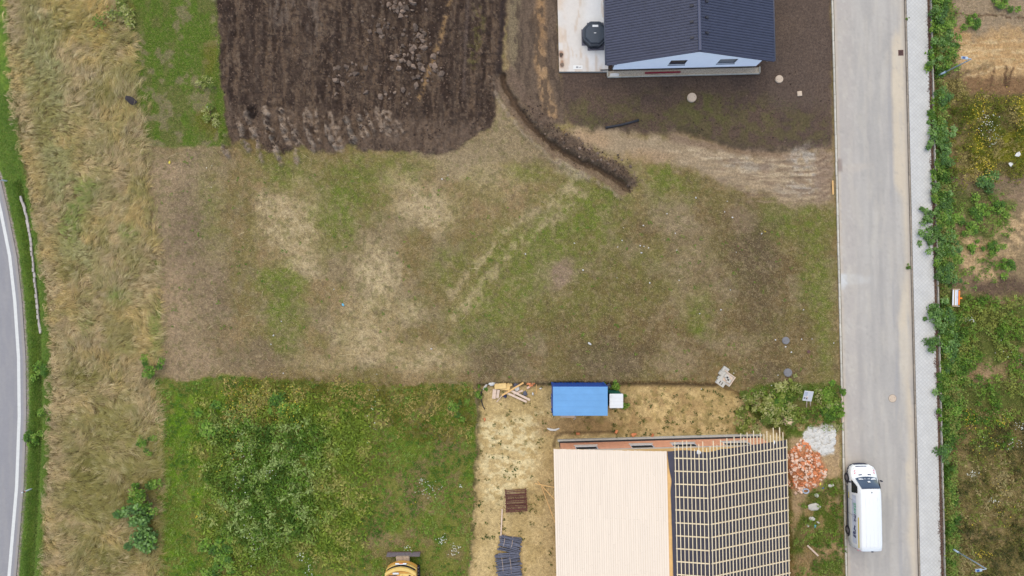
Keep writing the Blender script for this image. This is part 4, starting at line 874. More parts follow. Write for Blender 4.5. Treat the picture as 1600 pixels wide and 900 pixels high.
def text_mesh(body, size, material, name, extrude=.001, shear=0.0, bold=0.0):
    cu = bpy.data.curves.new(name, 'FONT'); cu.body = body; cu.size = size; cu.extrude = extrude; cu.shear = shear; cu.offset = bold
    cu.align_x = 'CENTER'; cu.align_y = 'CENTER'; cu.resolution_u = 3
    o = bpy.data.objects.new(name, cu); COL.objects.link(o)
    dg = bpy.context.evaluated_depsgraph_get(); me = bpy.data.meshes.new_from_object(o.evaluated_get(dg)); me.name = name
    bpy.data.objects.remove(o); bpy.data.curves.remove(cu); me.materials.clear(); me.materials.append(material)
    return me

# ------------------------------------------------------------------ white house with the anthracite roof
def white_house():
    c = P(1075, 108, 0.0); o = empty('white_house', (c.x, c.y, 0), TH); R = Matrix.Rotation(-TH, 3, 'Z')
    def L(u, v, z): return R @ (P(u, v, z) - Vector((c.x, c.y, 0)))
    xw, xe = L(957, 110.8, .1).x, L(1180, 104.4, .1).x; ys = 0.02; yn = ys + 11.5
    XL, XR = L(948, 101, 2.45).x, L(1209.5, 92, 2.45).x; XM = (XL + XR) / 2; ZE, ZR = 2.45, 4.95; yv = L(1093, 79.5, ZR).y; yb = yn + .4
    sl = (ZR - ZE) / (XM - XL)
    def zr(x): return ZR - abs(x - XM) * sl
    # gable wall with two real openings
    wall = MB(); t = .35
    wins = [(L(1045, 101, 1.25).x, L(1071, 101, 1.25).x, 1.0, 2.0), (L(1121, 99, 1.25).x, L(1149, 99, 1.25).x, 1.0, 2.0)]
    xs = [xw] + [q for w in wins for q in w[:2]] + [xe]
    def gable(x0, x1, z0, z1f):
        wall.add([(x0, ys, z0), (x1, ys, z0), (x1, ys, z1f(x1)), (x0, ys, z1f(x0)), (x0, ys + t, z0), (x1, ys + t, z0), (x1, ys + t, z1f(x1)), (x0, ys + t, z1f(x0))],
                 [(0, 1, 2, 3), (7, 6, 5, 4), (0, 4, 5, 1), (1, 5, 6, 2), (2, 6, 7, 3), (3, 7, 4, 0)])
    top = lambda x: zr(x) - .10
    for i in range(0, len(xs) - 1, 2):
        a, b = xs[i], xs[i + 1]
        cuts = [a] + ([XM] if a < XM < b else []) + [b]
        for j in range(len(cuts) - 1): gable(cuts[j], cuts[j + 1], .28, top)
    for w in wins:
        gable(w[0], w[1], .28, lambda x, k=w[2]: k); gable(w[0], w[1], w[3], top)
    wall.box((xw + t / 2, (ys + t + yn) / 2, 1.42), (t, yn - ys - t, 2.28)); wall.box((xe - t / 2, (ys + t + yn) / 2, 1.42), (t, yn - ys - t, 2.28))
    wall.box(((xw + xe) / 2, yn + t / 2, 1.42), (xe - xw, t, 2.28))
    wall.build('wall', M['white_wall'], o)
    MB().box(((xw + xe) / 2, (ys + yn) / 2 + .02, .12), (xe - xw - .06, yn - ys - .02, .36)).build('plinth', M['plinth'], o)
    for i, w in enumerate(wins):
        f = MB(); y = ys + .07; x0, x1, z0, z1 = w; fw = .06
        f.box(((x0 + x1) / 2, y, z0 + fw / 2), (x1 - x0, .07, fw)); f.box(((x0 + x1) / 2, y, z1 - fw / 2), (x1 - x0, .07, fw))
        f.box((x0 + fw / 2, y, (z0 + z1) / 2), (fw, .07, z1 - z0 - 2 * fw)); f.box((x1 - fw / 2, y, (z0 + z1) / 2), (fw, .07, z1 - z0 - 2 * fw))
        wo_ = f.build('window', M['frame_dark'], o)
        MB().box(((x0 + x1) / 2, y + .005, (z0 + z1) / 2), (x1 - x0 - 2 * fw, .02, z1 - z0 - 2 * fw)).build('pane', M['dark_glass'] if i == 0 else M['pale_glass'], wo_)
        MB().box(((x0 + x1) / 2, ys - .02 + .06, z0 - .012), (x1 - x0 + .06, .18, .022)).build('sill', M['gutter'], wo_)
    # roof deck, tiles, ridge, verge trims, gutters
    dk = MB()
    for s, xa in ((-1, XL), (1, XR)):
        n = Vector((s * sl, 0, 1)).normalized(); a, b = Vector((xa, yv, ZE)), Vector((XM, yv, ZR)); c2, d = Vector((XM, yb, ZR)), Vector((xa, yb, ZE))
        dn = Vector((0, 0, -.12)); dk.add([a, b, c2, d, a + dn, b + dn, c2 + dn, d + dn], [(0, 1, 2, 3), (7, 6, 5, 4), (0, 4, 5, 1), (3, 7, 4, 0), (2, 6, 7, 3)])
    roof = dk.build('roof', M['frame_dark'], o)
    for (xa, xb) in ((XL, xw), (xe, XR)): MB().box(((xa + xb) / 2, (yv + yb) / 2, ZE - .16), (xb - xa - .02, yb - yv - .1, .04)).build('soffit', M['soffit'], o)
    for s, xa in ((-1, XL), (1, XR)):
        tb = MB(); run = abs(XM - xa); nlen = 16; tw = .19
        ax = Vector((s, 0, -sl)).normalized(); nn = Vector((s * sl, 0, 1)).normalized(); slope = run * math.sqrt(1 + sl * sl); tl = slope / nlen
        rows = int((yb - yv) / tw)
        for r in range(rows):
            for k in range(nlen + 1):
                d0 = k * tl - (tl * .5 if r % 2 else 0); d1 = d0 + tl - .006; d0 = max(d0, .02); d1 = min(d1, slope + .03)
                if d1 - d0 < .05: continue
                y0 = yv + r * tw + .004; y1 = y0 + tw - .026; o0 = Vector((XM, 0, ZR))
                pts = []
                for (dd, hh) in ((d0, .012), (d1, .030)):
                    for (yy, lift) in ((y0, 0), (y0 + tw * .35, .020), (y1, .004)): pts.append(o0 + ax * dd + nn * (hh + lift) + Vector((0, yy, 0)))
                base = [o0 + ax * d1 + nn * .002 + Vector((0, yy, 0)) for yy in (y0, y1)]
                tb.add(pts + base, [(0, 1, 4, 3), (1, 2, 5, 4), (3, 4, 5, 7, 6)])
        tl_ = tb.build('roof_tiles', M['tile'], roof); tl_['kind'] = 'stuff'
        # ventilation tiles
        for v_, u_ in (((10, 1080), (35, 1080), (60, 1080.5)) if s < 0 else ((3, 1104), (28, 1104), (52, 1104.5))):
            q = L(u_, v_, ZR - .25); z = zr(q.x) + .07
            MB().box((0, 0, 0), (.24, .17, .09), Matrix.Rotation(s * math.atan(sl), 3, 'Y')).build('vent_tile', M['frame_dark'], roof, (q.x, q.y, z), bevel=.02)
    rc = MB(); k = 0; y = yv
    while y < yb - .3:
        rc.tube([(XM, y, ZR + .0), (XM, y + .40, ZR + .012)], [.13, .115], 10, caps=False); y += .38
    rc.build('ridge_cap', M['tile_trim'], roof, smooth=True)
    for s, xa in ((-1, XL), (1, XR)):
        MB().beam((XM, yv - .012, ZR - .04), (xa, yv - .012, ZE - .04), .028, .15).build('verge_trim', M['tile_trim'], roof)
        MB().tube([(xa + s * .06, yv + .02, ZE - .03), (xa + s * .06, yb, ZE - .03)], .065, 8).build('gutter', M['gutter'], roof, smooth=True)
        MB().tube([(xa + s * .06, yv + .25, ZE - .05), (xa - s * .35, yv + .32, ZE - .45), ((xw - .05) if s < 0 else (xe + .05), yv + .45, ZE - .7), ((xw - .05) if s < 0 else (xe + .05), yv + .45, .1)], .045, 8).build('downpipe', M['gutter'], o, smooth=True)
    tag(o, 'white gabled house with dark tiled roof at the top of the picture', 'house')
    # pebble bed along the gable
    b0, b1 = L(949, 121, 0), L(1186.5, 114, 0); b = MB(); yy = b0.y
    g = empty('pebble_bed', (c.x, c.y, 0), TH); tag(g, 'pebble drainage bed with concrete edging under the white gable', 'gravel bed')
    MB().box(((b0.x + b1.x) / 2, (yy + ys) / 2, .03), (b1.x - b0.x - .12, ys - yy - .08, .08)).build('bed', M['gravel'], g)
    r = random.Random(4); pm = [lump('pebble', i, .06, .05, .04, M['gravel'], 8) for i in range(1)]
    pb = MB()
    for i in range(1500):
        x = r.uniform(b0.x + .1, b1.x - .1); y = r.uniform(yy + .08, ys - .03); s_ = r.uniform(.015, .04); a = r.uniform(0, 3)
        pb.add([(x + s_ * math.cos(a + q * 2.09), y + s_ * math.sin(a + q * 2.09), .066) for q in range(3)] + [(x, y, .07 + s_ * .7)], [(0, 1, 3), (1, 2, 3), (2, 0, 3)])
    pb.build('pebbles', M['gravel'], g)['kind'] = 'stuff'
    n = 11
    for i in range(n):
        w = (b1.x - b0.x) / n; MB().box((b0.x + (i + .5) * w, yy, .05), (w - .015, .06, .2)).build('edging_stone', M['kerb'], g, bevel=.008)
    MB().box((b0.x, (yy + ys) / 2 + .03, .05), (.06, ys - yy - .06, .2)).build('edging_stone', M['kerb'], g); MB().box((b1.x, (yy + ys) / 2 + .03, .05), (.06, ys - yy - .06, .2)).build('edging_stone', M['kerb'], g)
    q = L(1035, 113.4, .12); x0 = L(1007.5, 113.6, .12).x; x1 = L(1063, 112.5, .12).x
    tg = MB().box((0, 0, 0), (x1 - x0, .11, .09)).box((0, 0, .055), (x1 - x0, .02, .03)).build('red_profile', M['redbar'], None, (c.x, c.y, 0), bevel=.006)
    wp = Matrix.Rotation(TH, 3, 'Z') @ Vector(((x0 + x1) / 2, q.y - .01, 0)); tg.location = (c.x + wp.x, c.y + wp.y, .17); tg.rotation_euler = (0, 0, TH + .005)
    tag(tg, 'dark red metal profile lying on the pebble bed', 'profile')
    pc = P(960, 117.5, .1); pl = MB().prism([(-.36, -.14), (.30, -.17), (.36, .1), (.1, .16), (-.3, .14)], 0, .05).build('paver_fragment', M['stone'], None, (pc.x, pc.y, .085), (0, 0, TH), bevel=.015)
    tag(pl, 'white slab fragment at the west end of the pebble bed', 'slab')
    dc = P(945.5, 109.5, .1); dr = MB().box((0, 0, .03), (.72, .07, .06)).build('dark_bar', M['frame_dark'], None, (dc.x, dc.y, .1), (0, 0, TH)); tag(dr, 'dark bar lying at the corner of terrace and house', 'bar')
white_house()

def hot_tub():
    c = P(929, 55.5, .45); o = empty('hot_tub', (c.x, c.y, .1), math.radians(22.5))
    def oct_(r): return [(r * math.cos(math.radians(45 * i)), r * math.sin(math.radians(45 * i))) for i in range(8)]
    MB().prism(oct_(.93), 0, .66, 0, .97).build('shell', M['tub_dark'], o, bevel=.05)
    MB().prism(oct_(.98), .66, .74).build('rim', M['tub'], o, bevel=.04)
    cv = MB().prism(oct_(.80), .74, .82, 0, .94).build('cover', M['tub'], o, bevel=.03)
    rg = MB(); a = oct_(.87); b = oct_(.80)
    rg.add([(*p, .745) for p in a] + [(*p, .775) for p in b], [(i, (i + 1) % 8, 8 + (i + 1) % 8, 8 + i) for i in range(8)]); rg.build('cover_skirt', M['tub_dark'], o)
    R = Matrix.Rotation(-math.radians(22.5), 3, 'Z')
    MB().box(R @ Vector((.0, .53, .826)), (.42, .15, .008), R).build('label_plate', M['plastic_white'], cv); MB().box(R @ Vector((-.02, .02, .826)), (.16, .05, .006), R).build('badge', M['plastic_white'], cv)
    MB().box(R @ Vector((0, -.88, .35)), (.3, .06, .12), R).build('control_box', M['tub_dark'], o, bevel=.02)
    tag(o, 'octagonal charcoal hot tub with dark cover on the terrace', 'hot tub')
    for (u0, u1, v0, v1, z, lab) in ((908.5, 949, 45.5, 71, .104, 'long grey rubber mat under the hot tub, running east to west'), (917.5, 943.5, 35.5, 79, .118, 'grey rubber mat under the hot tub, running north to south')):
        a, b = P(u0, v0, .1), P(u1, v1, .1); m_ = MB().box((0, 0, .006), (b.x - a.x, a.y - b.y, .012)).build('floor_mat', M['mat_grey'], None, ((a.x + b.x) / 2, (a.y + b.y) / 2, z), (0, 0, TH)); tag(m_, lab, 'mat')
    p = P(903, 105, .12); s = empty('poster_sheet', (p.x, p.y, .103), TH - .03); sh = MB().box((0, 0, .004), (.70, .30, .008)).build('sheet', M['paper'], s)
    for (x, y, w, h) in ((-.10, .03, .07, .05), (-.02, .03, .07, .05), (-.10, -.03, .07, .035), (-.02, -.03, .07, .035), (.08, -.01, .05, .03), (.15, -.03, .07, .03), (.21, .01, .05, .05)):
        MB().box((x, y, .0095), (w, h, .003), .3 if x > .05 else 0).build('print', M['ink'], sh)
    tag(s, 'white sheet with dark print lying on the terrace corner', 'sheet')
    r = random.Random(8)
    for (u, v, l, lab) in ((877, 86, .34, 'upper rough brick lying on the terrace edge'), (878, 101, .30, 'lower rough brick lying on the terrace edge')):
        q = P(u, v, .1); b_ = link('loose_stone', lump('loose_stone', int(v), .28, l, .12, M['clod']), None, (q.x, q.y, .16)); tag(b_, lab, 'stone')
hot_tub()

# ------------------------------------------------------------------ covers, pipe, boulder
def cover(u, v, d, material, label, rim=None, name='manhole_cover', z=None, h=.10):
    p = on_ground(u, v); z = p.z if z is None else z
    o = empty(name, (p.x, p.y, z), .3)
    n = 24; ring = lambda r: [(r * math.cos(2 * math.pi * i / n), r * math.sin(2 * math.pi * i / n)) for i in range(n)]
    MB().prism(ring(d / 2), -.05, h * .8).build('frame', rim or material, o, bevel=.008)
    lid = MB().prism(ring(d / 2 * .88), h * .8, h).build('lid', material, o, bevel=.006)
    for s in (-1, 1): MB().box((s * d * .26, 0, h + .003), (.05, .02, .006)).build('lifting_slot', M['iron'], lid)
    tag(o, label, 'manhole cover'); return o
cover(1080.5, 153, .68, M['cover_beige'], 'round beige concrete shaft cover in the dark soil below the gable', h=.22)
cover(1217, 124, .58, M['cover_beige'], 'round beige shaft cover on the dark soil east of the house', h=.14)
cover(1227.5, 532, .56, M['cover_grey'], 'dark grey round cover in the plot, upper of two near the street', h=.08)
cover(1230.5, 582, .62, M['cover_grey'], 'light grey round cover in the plot near the notice board', h=.10)
cover(1394.5, 622.5, .62, M['cover_beige'], 'pale round manhole cover set in the street', M['kerb_dark'], z=-.003, h=.012)
p = on_ground(1249, 146.5); s = empty('inspection_box', p, TH + .1); MB().box((0, 0, .04), (.34, .36, .1)).build('frame', M['cover_beige'], s, bevel=.01); MB().box((0, 0, .094), (.27, .29, .014)).build('lid', M['cover_beige'], s); tag(s, 'small square beige inspection box on the soil by the house', 'inspection box')
p = on_ground(1263, 549.5); cp = empty('service_cap', p); MB().prism([(.13 * math.cos(i * .524), .13 * math.sin(i * .524)) for i in range(12)], -.02, .06).build('cap', M['iron'], cp, bevel=.01); MB().box((0, 0, .065), (.16, .03, .02)).build('handle', M['iron'], cp); tag(cp, 'small red brown service cap in the mown grass', 'cap')
p = P(1407.5, 82.5); gr = empty('drain_grate', (p.x, p.y, .004), TH); fr = MB()
for s_ in (-1, 1): fr.box((s_ * .17, 0, .003), (.04, .42, .012)); fr.box((0, s_ * .19, .003), (.30, .04, .012))
fr.build('frame', M['iron'], gr); MB().box((0, 0, -.001), (.3, .34, .004)).build('sump', M['black'], gr)
for i in range(6): MB().box((-.125 + i * .05, 0, .006), (.026, .34, .008)).build('bar', M['iron'], gr)
tag(gr, 'rusty drain grate at the street kerb', 'drain grate')
def ground_path(pts, dz=0.0): return [tuple(on_ground(u, v, dz)) for u, v in pts]
pp = ground_path([(946, 199.8), (958, 197.6), (971, 195.2), (985, 191.6), (998, 187.8)], .07); zz = max(q[2] for q in pp); pp = [(x, y, zz) for x, y, _ in pp]
pi_ = empty('drain_pipe', Vector(pp[2]) - Vector((0, 0, .08)))
rel = [Vector(q) - pi_.location for q in pp]
MB().tube(rel, .085, 12).build('pipe', M['hose'], pi_, smooth=True)
for i in range(4):
    for k in range(5):
        a = rel[i].lerp(rel[i + 1], k / 5); b_ = rel[i].lerp(rel[i + 1], k / 5 + .06); MB().tube([a, b_], .094, 12).build('corrugation', M['hose'], pi_)
tag(pi_, 'black corrugated pipe lying on the soil south of the house', 'pipe')
b_ = link('boulder', lump('boulder', 5, .78, .70, .5, M['stone_pink'], 40, .12), None, on_ground(1231, 658, .15)); tag(b_, 'pale pinkish boulder in the weeds beside the notice board', 'boulder')

# ------------------------------------------------------------------ blue site container and toilet
def container():
    zb = -.40; h = 2.45; zt = zb + h; a, b = P(864, 603.5, zt), P(949.5, 649.5, zt); w, d = b.x - a.x, a.y - b.y
    o = empty('site_container', ((a.x + b.x) / 2, (a.y + b.y) / 2, zb), 0.0)
    body = MB().box((0, 0, h / 2 - .03), (w - .10, d - .10, h - .10)).build('body', M['blue_dark'], o)
    for s in (-1, 1):
        for i in range(int(w / .22)):
            MB().box((-w / 2 + .16 + i * .22, s * (d / 2 - .045), h / 2 - .05), (.09, .03, h - .3)).build('rib', M['blue_dark'], body)
    MB().box((0, 0, h - .07), (w - .02, d - .02, .10)).build('top_rail', M['blue_dark'], o, bevel=.02)
    rf = MB().box((0, -.02, h - .01), (w, d - .03, .035)).build('roof', M['blue_sheet'], o, bevel=.01)
    for i in range(5): MB().box((0, -d / 2 + .2 + i * (d - .35) / 4.0, h + .010), (w - .06, .035, .012)).build('seam', M['blue_sheet'], rf)
    for sx in (-1, 1):
        for sy in (-1, 1): MB().box((sx * (w / 2 - .06), sy * (d / 2 - .06), h / 2 - .06), (.13, .13, h - .12)).build('corner_post', M['blue_dark'], o, bevel=.01)
    dr = MB().box((-w / 2 + .03, -.25, 1.05), (.05, .85, 1.9)).build('door', M['blue_dark'], o); MB().tube([(-w / 2 - .03, .1, .9), (-w / 2 - .03, .1, 1.2)], .015, 6).build('handle', M['galv'], dr)
    tag(o, 'blue site container standing at the excavated bank', 'container')
    zt = -.40 + 2.35; a, b = P(952.5, 615.5, zt), P(974, 638, zt); w, d = b.x - a.x, a.y - b.y; o = empty('portable_toilet', ((a.x + b.x) / 2, (a.y + b.y) / 2, -.40), 0)
    MB().box((0, 0, 1.1), (w - .06, d - .06, 2.2)).build('cabin', M['plastic_green'], o, bevel=.03)
    rf = MB().box((0, 0, 2.26), (w, d, .10)).build('roof', M['plastic_white'], o, bevel=.03)
    for i in range(3): MB().box((0, -d / 4 + i * d / 4, 2.315), (w - .1, .04, .02)).build('roof_rib', M['plastic_white'], rf)
    MB().tube([(-w / 2 + .14, d / 2 - .14, 2.3), (-w / 2 + .14, d / 2 - .14, 2.42)], .045, 8).build('vent_pipe', M['plastic_white'], rf)
    dd = MB().box((w / 2 - .02, 0, 1.05), (.03, d * .7, 1.85)).build('door', M['plastic_green'], o); MB().box((w / 2 + .005, .25, 1.05), (.02, .05, .12)).build('handle', M['black'], dd)
    MB().box((0, 0, -.02), (w, d, .06)).build('skid', M['black'], o)
    tag(o, 'green portable toilet with white ribbed roof beside the container', 'toilet')
container()

# ------------------------------------------------------------------ unfinished house
def site_house():
    X0, XM, X1 = 2.95, 12.95, 18.85; SL = .33; ZE = 2.4; LEN = 13.5
    def zr(a): return ZE + SL * (a - X0) if a <= XM else ZE + SL * (XM - X0) - SL * (a - XM)
    def rp(a, b, off=0.0):
        n = Vector((-SL if a <= XM else SL, 0, 1)).normalized() * off
        return Vector((a + .022 * b, -11.41 + .055 * (a - X0) - b, zr(a))) + n
    ob = Vector((3.57, -11.56, 0)); o = empty('unfinished_house', (ob.x, ob.y, -.42), .027); Ri = Matrix.Rotation(-.027, 3, 'Z')
    def Lc(p): return Ri @ (Vector(p) - Vector((ob.x, ob.y, -.42)))
    Wd = 14.95; H = 2.95; t = .30
    wins = [(1.0, 2.62), (5.0, 6.65), (8.0, 9.75), (11.7, 13.6)]; z0, z1 = 1.45, 2.45
    core = MB(); xs = [0] + [q for w in wins for q in w] + [Wd]
    for i in range(0, len(xs), 2): core.box(((xs[i] + xs[i + 1]) / 2, -t / 2, H / 2 + .2), (xs[i + 1] - xs[i], t - .012, H - .4))
    for w in wins: core.box(((w[0] + w[1]) / 2, -t / 2, (z0 + .4) / 2), (w[1] - w[0], t - .012, z0 - .4)); core.box(((w[0] + w[1]) / 2, -t / 2, (z1 + H) / 2), (w[1] - w[0], t - .012, H - z1))
    core.box((t / 2, -7.2, H / 2), (t, 13.8, H)); core.box((Wd - t / 2, -7.2, (H + .9) / 2), (t, 13.8, H + .9))
    core.box((Wd / 2, -13.95, H / 2), (Wd - .02, t, H))
    wall = core.build('wall', M['mortar'], o)
    bl = MB(); r = random.Random(2)
    for row in range(10):
        zz = .42 + row * .25; x = -.25 * (row % 2)
        while x < Wd:
            a, b = max(x, 0) + .006, min(x + .5, Wd) - .006; x += .5
            spans = [(a, b)]
            if zz + .25 > z0 and zz < z1 - .02:
                for w in wins:
                    ns = []
                    for (p, q) in spans:
                        if q <= w[0] or p >= w[1]: ns.append((p, q)); continue
                        if p < w[0]: ns.append((p, w[0]))
                        if q > w[1]: ns.append((w[1], q))
                    spans = ns
            for (p, q) in spans:
                if q - p > .03: bl.box(((p + q) / 2, .004 + r.uniform(0, .004), zz + .122), (q - p, .02, .238))
    bl.build('clay_blocks', M['block'], wall)['kind'] = 'stuff'
    MB().box((Wd / 2, -.10, .20), (Wd + .06, .44, .40)).build('damp_course', M['bitumen'], o)
    MB().box((Wd / 2, .16, .15), (Wd + .3, .14, .32)).build('foundation_edge', M['concrete'], o, bevel=.01)
    for w in wins:
        f = MB(); fw = .06; y = -.06; x0, x1 = w
        f.box(((x0 + x1) / 2, y, z0 + fw / 2), (x1 - x0, .09, fw)); f.box(((x0 + x1) / 2, y, z1 - fw / 2), (x1 - x0, .09, fw)); f.box((x0 + fw / 2, y, (z0 + z1) / 2), (fw, .09, z1 - z0 - 2 * fw)); f.box((x1 - fw / 2, y, (z0 + z1) / 2), (fw, .09, z1 - z0 - 2 * fw))
        wo_ = f.build('window', M['plastic_white'], o); MB().box(((x0 + x1) / 2, y - .01, (z0 + z1) / 2), (x1 - x0 - 2 * fw, .02, z1 - z0 - 2 * fw)).build('pane', M['void_glass'], wo_)
        MB().box(((x0 + x1) / 2, .03, z0 - .02), (x1 - x0 + .12, .12, .03)).build('sill', M['concrete'], wo_)
    # timber gable above the blocks
    gb = MB(); gx = [0.3, 9.2, Wd - .1]
    def ztop(x): return zr(ob.x + x) - .12 + .42
    for i in range(2):
        a, b = gx[i], gx[i + 1]
        gb.add([(a, .02, H), (b, .02, H), (b, .02, max(ztop(b), H + .02)), (a, .02, max(ztop(a), H + .02)), (a, -.1, H), (b, -.1, H), (b, -.1, max(ztop(b), H + .02)), (a, -.1, max(ztop(a), H + .02))], [(0, 1, 2, 3), (7, 6, 5, 4), (0, 4, 5, 1), (2, 6, 7, 3), (1, 5, 6, 2), (3, 7, 4, 0)])
    gb.build('timber_gable', M['wood_or'], o)
    MB().box((Wd / 2 - .3, .05, H - .05), (Wd - 1.0, .06, .12)).build('wall_plate', M['concrete'], o)
    # roof: deck planks, membrane, counter battens, battens (built in world space, hung on the house)
    def hang(mb, name, m_, par=o, **k):
        mb.v = [tuple(Lc(p)) for p in mb.v]; return mb.build(name, m_, par, **k)
    AD = 10.42
    sub = MB()
    for (a, b) in ((X0, XM), (XM, X1)):
        c8 = [rp(a, 0.02, -.02), rp(b, 0.02, -.02), rp(b, LEN, -.02), rp(a, LEN, -.02)]; c8 += [q - Vector((0, 0, .14)) for q in c8]
        sub.add(c8, [(0, 1, 2, 3), (7, 6, 5, 4), (0, 4, 5, 1), (3, 7, 4, 0), (2, 6, 7, 3), (1, 5, 6, 2)])
    roof = hang(sub, 'roof', M['wood_or'])
    r = random.Random(12); n = 50; w = (AD - X0) / n
    rag = lambda b: .05 * math.sin(b * 1.3)
    for i in range(n):
        a = X0 + (i + .5) * w; b = 0.0 - r.uniform(-.01, .02); off = r.choice([0, 2.2, 3.1, 1.2]); first = True
        while b < 13.3:
            l = (r.uniform(3.0, 4.2) if not first else 1.6 + off); first = False
            e = min(b + l, 13.5); m_ = MB().beam(rp(a, b + .002, .012 + r.uniform(0, .0015)), rp(a, e - .002, .012 + r.uniform(0, .0015)), w - .0015, .024, (-SL, 0, 1)); hang(m_, 'plank', M['wood'], roof); b = e
    # timber strip showing at the edge of the deck, then the membrane
    st_ = MB(); N = 40; me_v = []; edge = lambda b: AD + .03 + (.42 * math.exp(-((b - 2.6) / .9) ** 2) if b > 0 else 0) * 1.0 + .05 * math.sin(b * .9) + (-.0 if b < 1 else 0)
    def medge(b):      # west edge of the membrane: loose flap swings in and out
        return float(np.interp(b, [0, .25, 1.2, 1.95, 2.6, 5.0, 13.5], [AD + .03, AD + .05, AD + .14, AD + .27, AD + .19, AD + .22, AD + .27]))
    BA = 10.93
    mem = MB(); cols = 14
    bs = [LEN * i / 60 for i in range(61)]; vs = []
    for b in bs:
        a0 = medge(b); aa = [a0 + (XM - a0) * k / cols for k in range(cols + 1)] + [XM + (X1 + .03 - XM) * k / 12 for k in range(1, 13)]
        for j, a in enumerate(aa):
            sag = .02 * math.sin(b * 7.2) * math.sin(a * 3.1); fold = .05 * math.sin(j * 1.9 + b * 1.7) if j < 3 else 0
            bb = b if b > 0 else -.02 - (.10 * (0.5 + .5 * math.sin(a * 2.3)) if a < 14 else .05)
            vs.append(rp(min(a, X1 + .03), bb, .045 + sag * .6 + abs(fold)))
    nc = cols + 13; fs = [(i * nc + j, i * nc + j + 1, (i + 1) * nc + j + 1, (i + 1) * nc + j) for i in range(60) for j in range(nc - 1)]
    mem.add(vs, fs); hang(mem, 'membrane', M['membrane'], roof, smooth=True)
    up = {-1: (-SL, 0, 1), 1: (SL, 0, 1)}
    cb = [.42 + k * .865 for k in range(15)]
    for b in cb:
        hang(MB().beam(rp(BA - .05, b, .085), rp(XM - .02, b, .085), .07, .045, up[-1]), 'counter_batten', M['wood2'], roof); hang(MB().beam(rp(XM + .04, b, .085), rp(X1 + .08, b, .085), .07, .045, up[1]), 'counter_batten', M['wood2'], roof)
    lb = [BA + k * .268 * .745 * 1.0 for k in range(0)] + list(np.linspace(BA, XM - .06, 9)); rb = list(np.linspace(XM + .08, X1 - .04, 24))
    for side, arr in ((-1, lb), (1, rb)):
        for i, a in enumerate(arr):
            o_ = r.uniform(.25, .78) if side < 0 else (r.uniform(.35, .62) + (.30 if i % 2 else 0) + .012 * i)
            if i == len(arr) - 1 and side > 0: o_ = .12
            dx = r.uniform(-.02, .02)
            hang(MB().beam(rp(a + dx, -o_, .133), rp(a - dx, LEN - r.uniform(0, .3), .133), .05, .045, up[side]), 'tile_batten', M['wood2'], roof)
    tag(o, 'unfinished brick house with bare plank deck and battened roof', 'house')
    # something white caught on the gable
    for (u, v, z, lab) in ((1092, 706, 5.7, 'white plastic scrap on the roof membrane left of the ridge'), (1209, 691, 4.2, 'white plastic scrap at the northeast roof corner')):
        q = P(u, v, z); k = min(max(q.x, X0), X1); z = zr(k) + .06; q = P(u, v, z); sc = link('plastic_scrap', lump('plastic_scrap', int(u), .24, .30, .06, M['plastic_white'], 12, .5), None, (q.x, q.y, z + .03), (0, math.atan(SL) * (-1 if k < XM else 1), .4)); tag(sc, lab, 'scrap')
site_house()

